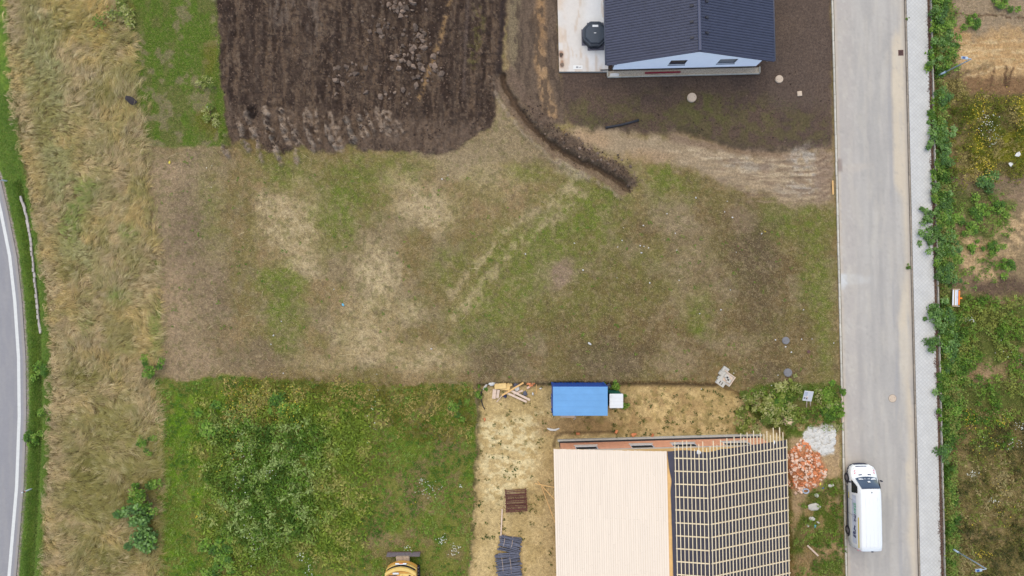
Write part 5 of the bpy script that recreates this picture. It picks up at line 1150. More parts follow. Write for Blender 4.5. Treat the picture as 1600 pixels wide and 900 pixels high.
# ------------------------------------------------------------------ delivery van
def van():
    zf = 0.0; x = 26.0; o = empty('van', (25.72, -15.93, .003), TH - .004)
    ST = [  # y, bottom z, half width at sill, at belt, belt z, half width at roof edge, roof z, crown
        (-2.96, .42, .80, .88, 1.05, .66, 1.86, .01), (-2.90, .32, .88, .955, 1.05, .715, 1.94, .02), (-2.5, .28, .93, .97, 1.05, .735, 1.97, .03), (0.0, .28, .94, .975, 1.05, .735, 1.98, .03),
        (1.20, .28, .94, .975, 1.05, .725, 1.97, .03), (1.52, .28, .94, .975, 1.05, .70, 1.93, .03), (1.66, .28, .94, .97, 1.05, .69, 1.80, .03), (2.12, .28, .93, .96, 1.00, .74, 1.20, .03), (2.20, .28, .92, .95, .98, .78, 1.12, .03),
        (2.55, .26, .88, .91, .90, .74, 1.02, .03), (2.80, .28, .76, .80, .80, .62, .90, .02), (2.93, .32, .55, .58, .65, .45, .72, .01), (2.965, .38, .30, .32, .55, .25, .60, .0)]
    def ring(s):
        y, zb, ws, wb, zbelt, wr, zr, cr = s; pts = [(0, zb), (ws * .92, zb), (ws, zb + .10), (wb, zbelt * .55 + zb * .45), (wb, zbelt), (wb * .55 + wr * .45, zbelt * .5 + zr * .5), (wr + .02, zr - .07), (wr - .06, zr - .01), (wr * .5, zr + cr * .8), (0, zr + cr)]
        full = [(-x_, z) for x_, z in pts] + [(x_, z) for x_, z in pts[-2:0:-1]]
        return [(x_, y, z) for x_, z in full]
    b = MB(); rings = [ring(s) for s in ST]; n = len(rings[0]); vs = [p for q in rings for p in q]
    fs = [(i * n + k, i * n + (k + 1) % n, (i + 1) * n + (k + 1) % n, (i + 1) * n + k) for i in range(len(ST) - 1) for k in range(n)] + [tuple(range(n)), tuple(range(len(ST) * n - 1, (len(ST) - 1) * n - 1, -1))]
    b.add(vs, fs); body = b.build('body', M['van'], o, smooth=True)
    def sidex(z, k=1.0): return float(np.interp(z, [1.05, 1.515, 1.91], [.975, .867, .757]))
    # windscreen and windows
    ws = MB(); V = []
    for j, (yy, hw, z) in enumerate([(2.13, .755, 1.215), (1.90, .715, 1.50), (1.68, .675, 1.80), (1.55, .655, 1.925)]):
        for i in range(9):
            t = -1 + i / 4; V.append((hw * t, yy + .012 + .10 * (1 - t * t) * (.4 + .6 * (j == 0)) * (1 - j / 4), z + .035 + .018 * (1 - t * t)))
    ws.add(V, [(j * 9 + i, j * 9 + i + 1, j * 9 + 10 + i, j * 9 + 9 + i) for j in range(3) for i in range(8)]); w_ = ws.build('windscreen', M['dark_glass'], o, smooth=True)
    for (x0, y0, z0, w, d) in ((-.42, 2.08, 1.30, .34, .10), (-.12, 2.1, 1.29, .14, .08), (.14, 2.1, 1.29, .20, .09), (.46, 2.07, 1.31, .36, .12), (.05, 1.93, 1.52, .18, .12)):
        MB().box((x0, y0 + .03, z0 + .075), (w, d, .006), Matrix.Rotation(-.92, 3, 'X')).build('paper', M['plastic_white'], w_)  # white plates over the glass imitate the bright reflection of papers
    for yy in (1.62,): pass
    for s in (-1, 1):
        q = [(2.02, 1.10), (1.66, 1.66), (1.18, 1.68), (1.08, 1.09)]; win = MB(); win.add([(s * (sidex(z) + .014), y, z) for y, z in q], [(0, 1, 2, 3)]); win.build('side_window', M['dark_glass'], o)
        MB().tube([(s * .97, 1.86, 1.10), (s * 1.10, 1.88, 1.14)], .02, 6).build('mirror_arm', M['van_trim'], o); MB().box((s * 1.15, 1.88, 1.20), (.15, .09, .24)).build('mirror', M['van_trim'], o, bevel=.03)
        MB().box((s * .955, -.1, .40), (.05, 3.0, .16)).build('sill_trim', M['van_trim'], o, bevel=.02)
        hl = MB().add([(s * .84, 2.50, .95), (s * .70, 2.80, .90), (s * .76, 2.80, .74), (s * .90, 2.50, .78)], [(0, 1, 2, 3)]); hl.build('headlight', M['lamp_glass'], o)
        MB().box((s * .33, 2.335, 1.105), (.24, .075, .02), Matrix.Rotation(-s * .12, 3, 'Z')).build('bonnet_vent', M['navy'], o)
        for k in range(2):
            st_ = MB(); yy = 2.62 - k * .17; st_.box((0, 0, 0), (.05, .14, .008), Matrix.Rotation(s * .6, 3, 'Z')); st_.build('reflective_stripe', M['redink'], o, (s * .70, yy, 1.02 + .028 + k * .02))
        for k in range(3):
            MB().box((0, 0, 0), (.07, .03, .10)).build('reflective_stripe', M['redink'], o, (s * (.60 + .12 * k), -2.945, 1.80 - .1 * k))
        MB().box((s * .84, -2.93, 1.15), (.10, .06, .34)).build('rear_light', M['redbar'], o, bevel=.02)
        for y in (-1.93, 1.95):
            wh = empty('wheel', (s * .88, y, .345)); wh.parent = o
            def ringp(r, x_, n=20): return [(x_, r * math.cos(2 * math.pi * i / n), r * math.sin(2 * math.pi * i / n)) for i in range(n)]
            ty = MB(); prof = [(.22, -.10), (.32, -.11), (.345, -.07), (.345, .07), (.32, .11), (.22, .10)]; vv = [p for r_, xx in prof for p in ringp(r_, xx)]
            ty.add(vv, [(i * 20 + k, i * 20 + (k + 1) % 20, (i + 1) * 20 + (k + 1) % 20, (i + 1) * 20 + k) for i in range(5) for k in range(20)]); ty.build('tyre', M['tyre'], wh, smooth=True)
            rm = MB(); rm.add(ringp(.225, s * .07) + ringp(.10, s * .10) + [(s * .10, 0, 0)], [(k, (k + 1) % 20, 20 + (k + 1) % 20, 20 + k) for k in range(20)] + [(20 + k, 20 + (k + 1) % 20, 40) for k in range(20)]); rm.build('rim', M['rim'], wh)
            ar = MB(); aa = [math.pi * k / 10 for k in range(11)]; ar.add([(s * .978, .43 * math.cos(t), .43 * math.sin(t)) for t in aa] + [(s * .978, .36 * math.cos(t), .36 * math.sin(t)) for t in aa], [(k, k + 1, 12 + k, 11 + k) for k in range(10)]); ar.build('arch_trim', M['van_trim'], o, (0, y, .345))
    # bumpers and grille
    bp = MB(); fr = [(-.93, 2.35), (-.86, 2.66), (-.70, 2.86), (-.45, 2.97), (0, 3.01), (.45, 2.97), (.70, 2.86), (.86, 2.66), (.93, 2.35)]
    bp.add([(x_, y, .30) for x_, y in fr] + [(x_ * .98, y - .0, .60) for x_, y in fr] + [(x_ * .88, y - .12, .66) for x_, y in fr], [(k, k + 1, 10 + k, 9 + k) for k in range(8)] + [(9 + k, 10 + k, 19 + k, 18 + k) for k in range(8)]); bp.build('front_bumper', M['van_trim'], o, smooth=True)
    MB().box((-.12, 2.86, .80), (.80, .06, .10), Matrix.Rotation(-.5, 3, 'X')).build('grille', M['navy'], o, bevel=.02)
    MB().box((0, -2.97, .45), (1.7, .12, .22)).build('rear_bumper', M['van_trim'], o, bevel=.04); MB().box((.02, -2.96, 1.93), (.16, .08, .05)).build('brake_light', M['van_trim'], o, bevel=.015)
    MB().box((.02, 1.32, 2.03), (.05, .10, .05)).build('aerial', M['van_trim'], o, bevel=.015)
    for x_ in (-.42, -.14, .14, .42): MB().box((x_, -.85, 1.992 + .012 * (1 - abs(x_))), (.035, 3.6, .014)).build('roof_rib', M['van'], o, bevel=.005)
    for yy in (-.55, .55): MB().box((-.978, yy, .85), (.008, .012, .75)).build('door_seam', M['van_trim'], o)
    MB().box((0, -2.962, 1.2), (.014, .012, 1.2)).build('door_seam', M['van_trim'], o)
    MB().box((0, 2.30, 1.092), (1.3, .012, .012)).build('bonnet_seam', M['blue_grey'], o)
    # side livery: panel sheet, lettering, yellow band (both sides carry it)
    for s in (-1, 1):
        dz = 1.86 - 1.08; dxs = sidex(1.86) - sidex(1.08); ang = math.atan2(-dxs, dz)
        def sp(y, z, off): return Vector((s * (sidex(z) + off), y, z))
        def patch(y0, y1, z0, z1, off, name, m_): MB().add([sp(y0, z0, off), sp(y1, z0, off), sp(y1, z1, off), sp(y0, z1, off)], [(0, 1, 2, 3)]).build(name, m_, o)
        patch(.95, -2.55, 1.10, 1.50, .010, 'livery_panel', M['blue_grey']); patch(-.55, -2.75, 1.66, 1.76, .012, 'livery_band', M['yellow']); patch(1.0, .55, .62, .72, .006, 'livery_tag', M['yellow'])
        X = Vector((0, -1 if s < 0 else 1, 0)); Yv = (sp(0, 1.6, 0) - sp(0, 1.1, 0)).normalized(); Zv = X.cross(Yv)
        def put(me, y, z, name, off=.02):
            t_ = link(name, me, o); q = sp(y, z, off); t_.matrix_local = Matrix(((X.x, Yv.x, Zv.x, q.x), (X.y, Yv.y, Zv.y, q.y), (X.z, Yv.z, Zv.z, q.z), (0, 0, 0, 1)))
        order = (('STAV', .15, 'green_ink', 0), ('PHL', -.55, 'navy', .25)) if s < 0 else (('STAV', -.55, 'green_ink', 0), ('PHL', .15, 'navy', .25))
        for (tx, y, k, sh) in order: put(text_mesh(tx, .34, M[k], 'lettering', .001, sh, .006), y - .15, 1.38, 'lettering')
        r = random.Random(6)
        for k in range(9):
            y = -1.35 - r.random() * .9; z = 1.14 + r.random() * .3; me = lump('graphic', 40 + k, .22, .16, .004, M['navy'], 9, .5); put(me, y, z, 'graphic', .014)
    tag(o, 'white delivery van parked at the kerb beside the brick rubble', 'van')
van()

# ------------------------------------------------------------------ yellow machine at the bottom edge
def machine():
    c = P(632, 890, 0); gz = zg(630, 890); o = empty('excavator', (c.x, c.y, gz), .012)
    MB().box((0, 1.28, .34), (2.46, .10, .50), Matrix.Rotation(.25, 3, 'X')).build('dozer_blade', M['steel'], o, bevel=.02); MB().box((0, 1.36, .14), (2.48, .05, .12)).build('cutting_edge', M['iron'], o)
    for s in (-1, 1):
        MB().beam((s * .34, .2, .55), (s * .34, 1.26, .42), .20, .16).build('blade_arm', M['steel'], o, bevel=.02)
        tk = MB(); n = 14; L_, r_ = 1.35, .34; pr = [(L_ * .5 * (1 if math.cos(a) > 0 else -1) + r_ * math.cos(a), r_ + .01 + r_ * math.sin(a)) for a in [2 * math.pi * (i + .5) / n for i in range(n)]]
        tk.add([(s * .98 - .20, y - .55, z) for y, z in pr] + [(s * .98 + .20, y - .55, z) for y, z in pr], [tuple(range(n)), tuple(range(2 * n - 1, n - 1, -1))] + [(i, (i + 1) % n, n + (i + 1) % n, n + i) for i in range(n)]); t_ = tk.build('track', M['black'], o)
        for i in range(9): MB().box((s * .98, .42 - i * .24, .70), (.42, .06, .04)).build('track_shoe', M['steel'], t_)
    MB().box((0, .86, .62), (.98, .82, .26)).build('blade_hub', M['wood_old2'], o, bevel=.03)
    MB().box((0, -.5, .62), (1.5, 1.7, .34)).build('undercarriage', M['black'], o, bevel=.03)
    # rounded counterweight: stacked arcs facing north
    def arc(R_, x, y0): return y0 + math.sqrt(max(R_ * R_ - x * x, 0)) - R_
    def arc_slab(hw, y0, depth, z0, z1, R_=1.75, n=14):
        xs = [-hw + 2 * hw * i / n for i in range(n + 1)]; f = [(x, arc(R_, x, y0)) for x in xs]; b = [(x, arc(R_, x, y0) - depth) for x in reversed(xs)]
        return [(x, y) for x, y in f + b], z0, z1
    for (hw, y0, dp, z0, z1, m_, nm) in ((1.08, 1.02, .9, .80, 1.12, 'cab_orange', 'counterweight'), (1.06, .97, .6, 1.12, 1.20, 'black', 'counterweight_gap'), (1.10, .99, .55, 1.20, 1.40, 'cab_yellow', 'counterweight'), (1.06, .93, .5, 1.40, 1.62, 'black', 'counterweight_gap'), (1.12, .90, .24, 1.62, 1.86, 'cab_yellow', 'counterweight_rim')):
        pts, a, b = arc_slab(hw, y0, dp, z0, z1); MB().prism(pts, a, b).build(nm, M[m_], o, bevel=.02)
    MB().box((.0, 1.0, 1.46), (.80, .10, .34), Matrix.Rotation(-.5, 3, 'X')).build('number_plate', M['plastic_white'], o, bevel=.01); MB().box((.02, 1.07, 1.55), (.26, .05, .14), Matrix.Rotation(-.5, 3, 'X')).build('plate_badge', M['orange'], o)
    MB().box((0, -.35, 1.28), (2.16, 1.9, .9)).build('engine_hood', M['cab_orange'], o, bevel=.04)
    MB().box((.45, -.05, 1.76), (1.0, 1.0, .06)).build('hood_panel', M['cab_yellow'], o, bevel=.02); MB().box((-.58, -.08, 1.76), (.60, .80, .05)).build('vent_panel', M['tub'], o, bevel=.02); MB().box((-.34, .47, 1.80), (.44, .12, .08)).build('white_box', M['plastic_white'], o, bevel=.02)
    MB().box((.66, .30, 1.82), (.12, .08, .04)).build('latch', M['black'], o); MB().box((.12, -.05, 1.80), (.04, .7, .04)).build('hood_seam', M['iron'], o); MB().box((.32, -.05, 1.81), (.22, .2, .03)).build('cap', M['rust'], o, bevel=.02)
    cb = MB().box((-.50, -1.9, 1.75), (.98, 1.3, 1.6)).build('cab', M['cab_yellow'], o, bevel=.08); MB().box((-.50, -1.9, 2.57), (.8, 1.0, .03)).build('cab_window', M['dark_glass'], cb)
    MB().beam((.35, -1.3, 1.3), (.35, -3.4, 2.9), .28, .34).build('boom', M['cab_orange'], o, bevel=.03); MB().beam((.35, -3.4, 2.9), (.35, -4.6, 1.0), .24, .26).build('dipper_arm', M['cab_orange'], o, bevel=.03)
    bk = MB().prism([(-.1, -5.0), (.8, -5.0), (.8, -4.4), (-.1, -4.4)], .05, .9, 0, .8).build('bucket', M['steel'], o, bevel=.03)
    tag(o, 'yellow excavator with grey dozer blade cut off by the bottom edge', 'excavator')
machine()

# ------------------------------------------------------------------ lamps, guide posts, sign, barrier
def street_lamp(u, v, tu, tv, hu, hv, label):
    b = P(u, v, 0); kk = (tu - 800) / (u - 800); z = CAM_H * (1 - 1 / kk); h = P(hu, hv, z + .05); o = empty('street_lamp', (b.x, b.y, zg(u, v)), 0); z -= o.location.z
    MB().tube([(0, 0, -.1), (0, 0, 1.0)], .065, 10).build('base_tube', M['galv'], o, smooth=True); MB().tube([(0, 0, 1.0), (0, 0, z - .1), (0, 0, z)], [.048, .036, .034], 10).build('pole', M['galv'], o, smooth=True)
    d = Vector((h.x - b.x, h.y - b.y, 0)); e = d.normalized(); MB().tube([(0, 0, z - .03), (e.x * .08, e.y * .08, z + .03), (d.x - e.x * .2, d.y - e.y * .2, z + .05)], .026, 8).build('arm', M['galv'], o, smooth=True)
    hd = MB().box((0, 0, 0), (.46, .20, .07), math.atan2(e.y, e.x)).build('lamp_head', M['galv'], o, (d.x, d.y, z + .06), bevel=.025); MB().box((e.x * .07, e.y * .07, .04), (.2, .14, .012), math.atan2(e.y, e.x)).build('panel', M['lamp_dark'], hd)
    tag(o, label, 'street lamp', 'street lamps east of the pavement')
street_lamp(1464, 119, 1517.5, 92.5, 1507, 90.5, 'pale grey street lamp leaning over the sandy bank in the northeast')
street_lamp(1484, 855, 1541, 889, 1529, 891, 'pale grey street lamp over the withered weeds in the southeast')
def guide_post(u, v, label, tilt=None):
    p = on_ground(u, v); o = empty('guide_post', p, .4); tri = [(.06, 0), (-.05, .06), (-.05, -.06)]
    MB().prism(tri, -.1, .72).build('post', M['plastic_white'], o, bevel=.01); bd = MB().prism([(x * 1.06, y * 1.06) for x, y in tri], .70, .86, ).build('black_band', M['black'], o); MB().prism(tri, .86, 1.0).build('cap', M['plastic_white'], o, bevel=.01); MB().box((.058, 0, .78), (.012, .05, .12)).build('reflector', M['orange'], bd)
    tag(o, label, 'guide post', 'guide posts of the main road')
guide_post(47, 764.5, 'white guide post with black band on the verge in the southwest'); guide_post(11, 282.5, 'white guide post with black band where the main road enters the picture')

def notice():
    f = P(1263, 637, 0); o = empty('notice_board', (f.x, f.y, zg(1263, 634)), TH)
    top = 1.45
    for s, l in ((-.13, 0), (.15, .12)): MB().beam((s, l, -.05), (s - .42, .98 + l * .6, 1.12), .07, .05, (1, 0, 0)).build('leg', M['wood_old'], o)
    bd = MB(); A = Vector((-.55, .48, .55)); a = Matrix.Rotation(math.radians(-38), 3, 'X')
    b_ = MB().box((0, 0, 0), (.62, 1.0, .025)).build('board', M['board_white'], o, (-.50, 1.06, 1.14), (math.radians(38), math.radians(-14), math.radians(-6)), bevel=.004)
    r = random.Random(3)
    MB().box((-.17, .22, .0145), (.22, .40, .004)).build('print_block', M['blue_grey'], b_); MB().box((-.20, -.22, .0145), (.10, .12, .004)).build('print_block', M['navy'], b_); MB().box((-.06, -.26, .0145), (.06, .14, .004)).build('print_block', M['ink'], b_)
    for i in range(6): MB().box((.13, .36 - i * .11, .0145), (.20 - .03 * (i % 3), .012, .003)).build('print_line', M['blue_grey'], b_)
    tag(o, 'white notice board on two wooden legs beside the street', 'notice board')
notice()

def barrier():
    p = on_ground(1489.5, 465, .28); o = empty('barrier_stack', p, -.03)
    for s in (-1, 1): MB().box((.0, s * .62, .0), (.55, .05, .06)).build('crossbar', M['wood_old'], o)
    for (x, m_) in ((-.24, 'board_white'), (-.06, 'board_white'), (.06, 'blue_grey')): MB().box((x, 0, .05), (.11, 1.14, .035)).build('board', M[m_], o, bevel=.006)
    for x in (-.15, .01): MB().tube([(x, -.66, .045), (x, .66, .045)], .015, 6).build('rail', M['wood_or'], o)
    MB().box((.19, 0, .06), (.12, 1.06, .05)).build('orange_board', M['orange'], o, bevel=.015); MB().box((.32, -.03, .06), (.22, .12, .05)).build('orange_foot', M['orange'], o, bevel=.02)
    for s in (-1, 1):
        for x in (-.2, .2): MB().box((x, s * .62, -.17), (.05, .05, .30)).build('leg', M['wood_old'], o)
    tag(o, 'stack of white and orange barrier boards in the green weeds', 'barrier')
barrier()

# ------------------------------------------------------------------ building site odds and ends
def laid(name, pts, w, h, z, material, label, cat, group=None):
    (u0, v0, z0), (u1, v1, z1) = pts; a = P(u0, v0, z0); b = P(u1, v1, z1); c = (a + b) / 2
    me = MB().beam(a - c, b - c, w, h).mesh(name, material, bevel=.004, seg=1); o = link(name, me, None, c); tag(o, label, cat, group); return o
gs = -.42
laid('plank', ((798, 610, gs + .30), (828, 625, gs + .20)), .16, .05, 0, M['wood_old'], 'long pale plank in the timber heap, pointing to the blue container', 'plank')
laid('plank', ((790, 613, gs + .28), (823, 628, gs + .16)), .15, .05, 0, M['wood_old'], 'long pale plank in the timber heap, lowest of the crossing pair', 'plank')
laid('plank', ((784, 618, gs + .36), (818, 598, gs + .36)), .12, .05, 0, M['wood_or'], 'plank lying diagonally across the timber heap towards the bank', 'plank')
laid('plank', ((776, 628, gs + .10), (786, 616, gs + .14)), .06, .04, 0, M['wood_old'], 'short batten at the lower left of the timber heap', 'batten')
laid('plank', ((773, 608, gs + .12), (771.5, 623, gs + .08)), .28, .06, 0, M['wood_old'], 'broad grey board at the west side of the timber heap', 'board')
laid('plank', ((779, 609, gs + .20), (777, 622, gs + .18)), .20, .05, 0, M['wood_old'], 'board leaning beside the broad grey one in the timber heap', 'board')
laid('plank', ((802, 616, gs + .12), (817, 610, gs + .14)), .14, .05, 0, M['wood_old'], 'board in the middle of the timber heap under the crossing planks', 'board')
laid('plank', ((838.5, 600.5, gs + .06), (837.5, 616, gs + .04)), .05, .05, 0, M['wood_or'], 'thin upright batten between the timber heap and container', 'batten')
for i, (u, v, w, d, rz, lab) in enumerate([(782, 603, .9, .42, .1, 'yellow insulation slab at the top of the timber heap'), (789, 606, .75, .34, -.15, 'second yellow insulation slab, lying lower on the heap'), (795, 601.5, .5, .3, .4, 'smallest yellow insulation slab of the heap')]):
    p = P(u, v, gs + .2); s = MB().box((0, 0, 0), (w, d, .14)).build('insulation_slab', M['osb'], None, (p.x, p.y, gs + .24 - .05 * i), (.08, .1 * (i - 1), rz), bevel=.03); tag(s, lab, 'slab')
for i, (u, v, sx, sy, k, lab) in enumerate([(769, 599.5, .5, .4, 'stone', 'crumpled white sheet at the northwest of the timber heap'), (806, 602, .5, .4, 'steelblue', 'grey sack behind the diagonal plank'), (808, 608, .4, .35, 'stone', 'white crumpled sack right of the diagonal plank'), (820.5, 616, .45, .38, 'steelblue', 'grey blue bag at the east end of the timber heap'), (789, 620, .3, .26, 'navy', 'dark blue bag below the crossing planks'), (758, 605, .5, .18, 'stone', 'white plastic strip beside the black hose'), (833, 616.5, .26, .14, 'stone', 'white scrap on the sand right of the timber heap'), (776, 601, .3, .24, 'stone', 'white scrap on the yellow insulation'), (845, 608, .2, .12, 'stone', 'small pale scrap between heap and container'), (952, 605, .45, .5, 'steelblue', 'grey sheeting bundle behind the toilet'), (757, 657, .28, .16, 'brick', 'orange tin at the west edge of the sand')]):
    p = on_ground(u, v, .10); s = link('site_scrap', lump('site_scrap', 70 + i, sx, sy, .22, M[k], 18, .35), None, p, (0, 0, i * .8)); tag(s, lab, 'scrap')
for i, (u, v, lab) in enumerate([(826, 600, 'leftmost red brick of the small stack at the bank'), (830, 603, 'middle red brick of the small stack at the bank'), (833, 600, 'rightmost red brick of the small stack at the bank'), (826, 606, 'pale brick in front of the small brick stack')]):
    p = on_ground(u, v, .08); s = MB().box((0, 0, 0), (.30, .15, .16)).build('brick', M['brick'] if i < 3 else M['brick_pale'], None, p, (0, 0, .2 * i), bevel=.01); tag(s, lab, 'brick')
p0 = on_ground(752, 630); hs = MB().tube([Vector(q) - p0 for q in ground_path([(753, 609), (751.5, 618), (752, 628), (754.5, 636), (757, 641)], .05)], .035, 8).build('hose', M['hose'], None, p0, smooth=True); tag(hs, 'black hose along the west edge of the sand pit', 'hose')
p = on_ground(865, 673, .04); tr = MB().tube([Vector((-.45, .10, 0)), Vector((-.2, 0, .02)), Vector((.15, -.02, .02)), Vector((.45, .10, .0))], [.05, .09, .08, .05], 7).build('plastic_sheet', M['stone'], None, p); tag(tr, 'twisted white plastic sheet on the sand below the container', 'sheet')
p = on_ground(888, 651.5, .06); pk = MB().box((0, 0, 0), (1.1, .22, .12)).build('board', M['wood_old'], None, p, (0, 0, -.02), bevel=.01); tag(pk, 'pinkish board lying along the front of the container', 'board')
p = on_ground(899, 654.5, .05); pk = MB().tube([(-.1, -.12, 0), (.05, .0, .02), (.08, .14, 0)], .03, 6).build('white_strap', M['stone'], None, p); tag(pk, 'curved white strap on the sand in front of the container', 'strap')
laid('batten', ((836, 755.5, gs + .25), (866, 761.5, gs + 1.3)), .06, .05, 0, M['wood_or'], 'timber batten leaning on the eaves, northernmost of three', 'batten')
laid('batten', ((840, 752, gs + .2), (868, 782, gs + 1.2)), .05, .05, 0, M['wood_or'], 'timber batten leaning on the eaves, middle of three', 'batten')
laid('batten', ((845, 757, gs + .05), (868, 818, gs + .9)), .05, .05, 0, M['wood_or'], 'longest timber batten leaning on the eaves beside the plank roof', 'batten')
laid('post', ((784.7, 795, gs + .08), (782.5, 840, gs + .08)), .10, .10, 0, M['wood_old'], 'pale straight post lying between the rusty rack and grey bundles', 'post')

def rack():
    p = on_ground(806.5, 783); o = empty('steel_rack', (p.x, p.y, p.z), .06); W_, D_ = 1.55, 1.62
    for k in range(5):
        z = .06 + .09 * k
        for s in (-1, 1): MB().box((s * (W_ / 2 - .03), .02 * (k % 2), z), (.06, D_, .05)).build('side_bar', M['rust'], o)
    for i in range(9):
        y = -D_ / 2 + .06 + i * .185; MB().box((.03 * ((i * 7) % 3 - 1), y, .46 + .03 * ((i * 5) % 3)), (W_ + .06, .055, .05)).build('cross_bar', M['rust'], o)
        if i % 2 == 0: MB().box((0, y + .06, .30), (W_ - .1, .05, .05)).build('cross_bar', M['rust'], o)
    for s in (-1, 1):
        for i in range(3): MB().beam((-.6 + i * .42, -.70, .53), (-.6 + i * .42 + s * .40, -.30, .53 + .004 * (s + 1)), .03, .02).build('lattice', M['rust'], o)
    for i in range(8): MB().box((-.62 + i * .175, .18, .54), (.03, .30, .03)).build('lattice', M['rust'], o)
    for i in range(14): MB().beam((-.7 + .1 * i, -.78 + .02 * (i % 3), .50), (-.66 + .1 * i, .78, .50 + .012 * (i % 2)), .018, .018).build('rod', M['rust'], o)
    tag(o, 'rusty red brown steel lattice rack lying on the sand', 'steel rack')
rack()
def bundles():
    r = random.Random(15)
    for (u, v, n, rz, W_, lab) in ((797, 851, 9, -.20, 1.55, 'grey blue slat bundle, upper of two on the sand'), (795, 884, 15, .10, 1.75, 'grey blue slat bundle, lower and larger one by the bottom edge')):
        p = on_ground(u, v); o = empty('slat_bundle', p, rz)
        for layer in range(3):
            for i in range(n):
                y = (i - n / 2) * .125 + r.uniform(-.03, .03); MB().box((r.uniform(-.10, .10), y, .06 + layer * .075 + r.uniform(0, .02)), (W_ * r.uniform(.85, 1.08), .085, .05), r.uniform(-.10, .10)).build('slat', M['steelblue'], o)
        for s in (-.5, .1): MB().tube([(s, -n * .068, .1), (s + .05, 0, .33), (s, n * .068, .12)], .014, 5).build('strap', M['wood_old'], o)
        tag(o, lab, 'slat bundle')
bundles()
def blocks():
    r = random.Random(2)
    for (u, v, w, d, h, z, rz, lab, holes) in [(1132.5, 577.5, .45, .40, .24, 0, -.6, 'single pale concrete block at the top of the block stack', 0), (1126.5, 583, .36, .34, .22, 0, -.6, 'concrete block left of the top one', 0), (1134.5, 590.5, .95, .85, .26, 0, -.62, 'large flat crate of concrete pieces in the block stack', 0), (1125, 597.5, .66, .42, .26, 0, -.62, 'hollow concrete block with two dark cores at the left', 2), (1137, 598.5, .40, .36, .24, 0, -.62, 'concrete block at the lower right of the stack', 0), (1123.5, 590, .26, .24, .2, 0, -.62, 'small concrete block between hollow block and crate', 0)]:
        p = on_ground(u, v); o = empty('concrete_block', p, rz)
        if holes:
            b = MB(); b.box((0, d / 2 - .05, h / 2), (w, .10, h)); b.box((0, -d / 2 + .05, h / 2), (w, .10, h))
            for x in (-w / 2 + .1, 0, w / 2 - .1): b.box((x * (1 if x else 1), 0, h / 2), (.20 if x else .12, d - .2, h - .002))
            b.build('block', M['concrete'], o); MB().box((0, 0, .02), (w - .1, d - .1, .03)).build('core', M['black'], o)
        else:
            MB().box((0, 0, h / 2), (w, d, h)).build('block', M['concrete'], o, bevel=.015)
            for k in range(2): MB().box((r.uniform(-.1, .1) * w, (-.2 + .4 * k) * d, h + .012), (w * .6, d * .28, .03)).build('capping', M['concrete'] if w < .9 else M['wood_old'], o)
        if w > .9:
            for k in range(3): MB().box((-.15 + .16 * k, .1 - .1 * k, h + .08), (.30, .26, .14), .1 * k).build('loose_piece', M['concrete'], o, bevel=.01)
            MB().box((0, d / 2 - .04, h + .04), (w, .06, .08)).build('crate_rail', M['wood_old'], o); MB().box((w / 2 - .04, 0, h + .04), (.06, d - .14, .08)).build('crate_rail', M['wood_old'], o)
        tag(o, lab, 'block', 'concrete blocks stacked at the plot boundary')
blocks()

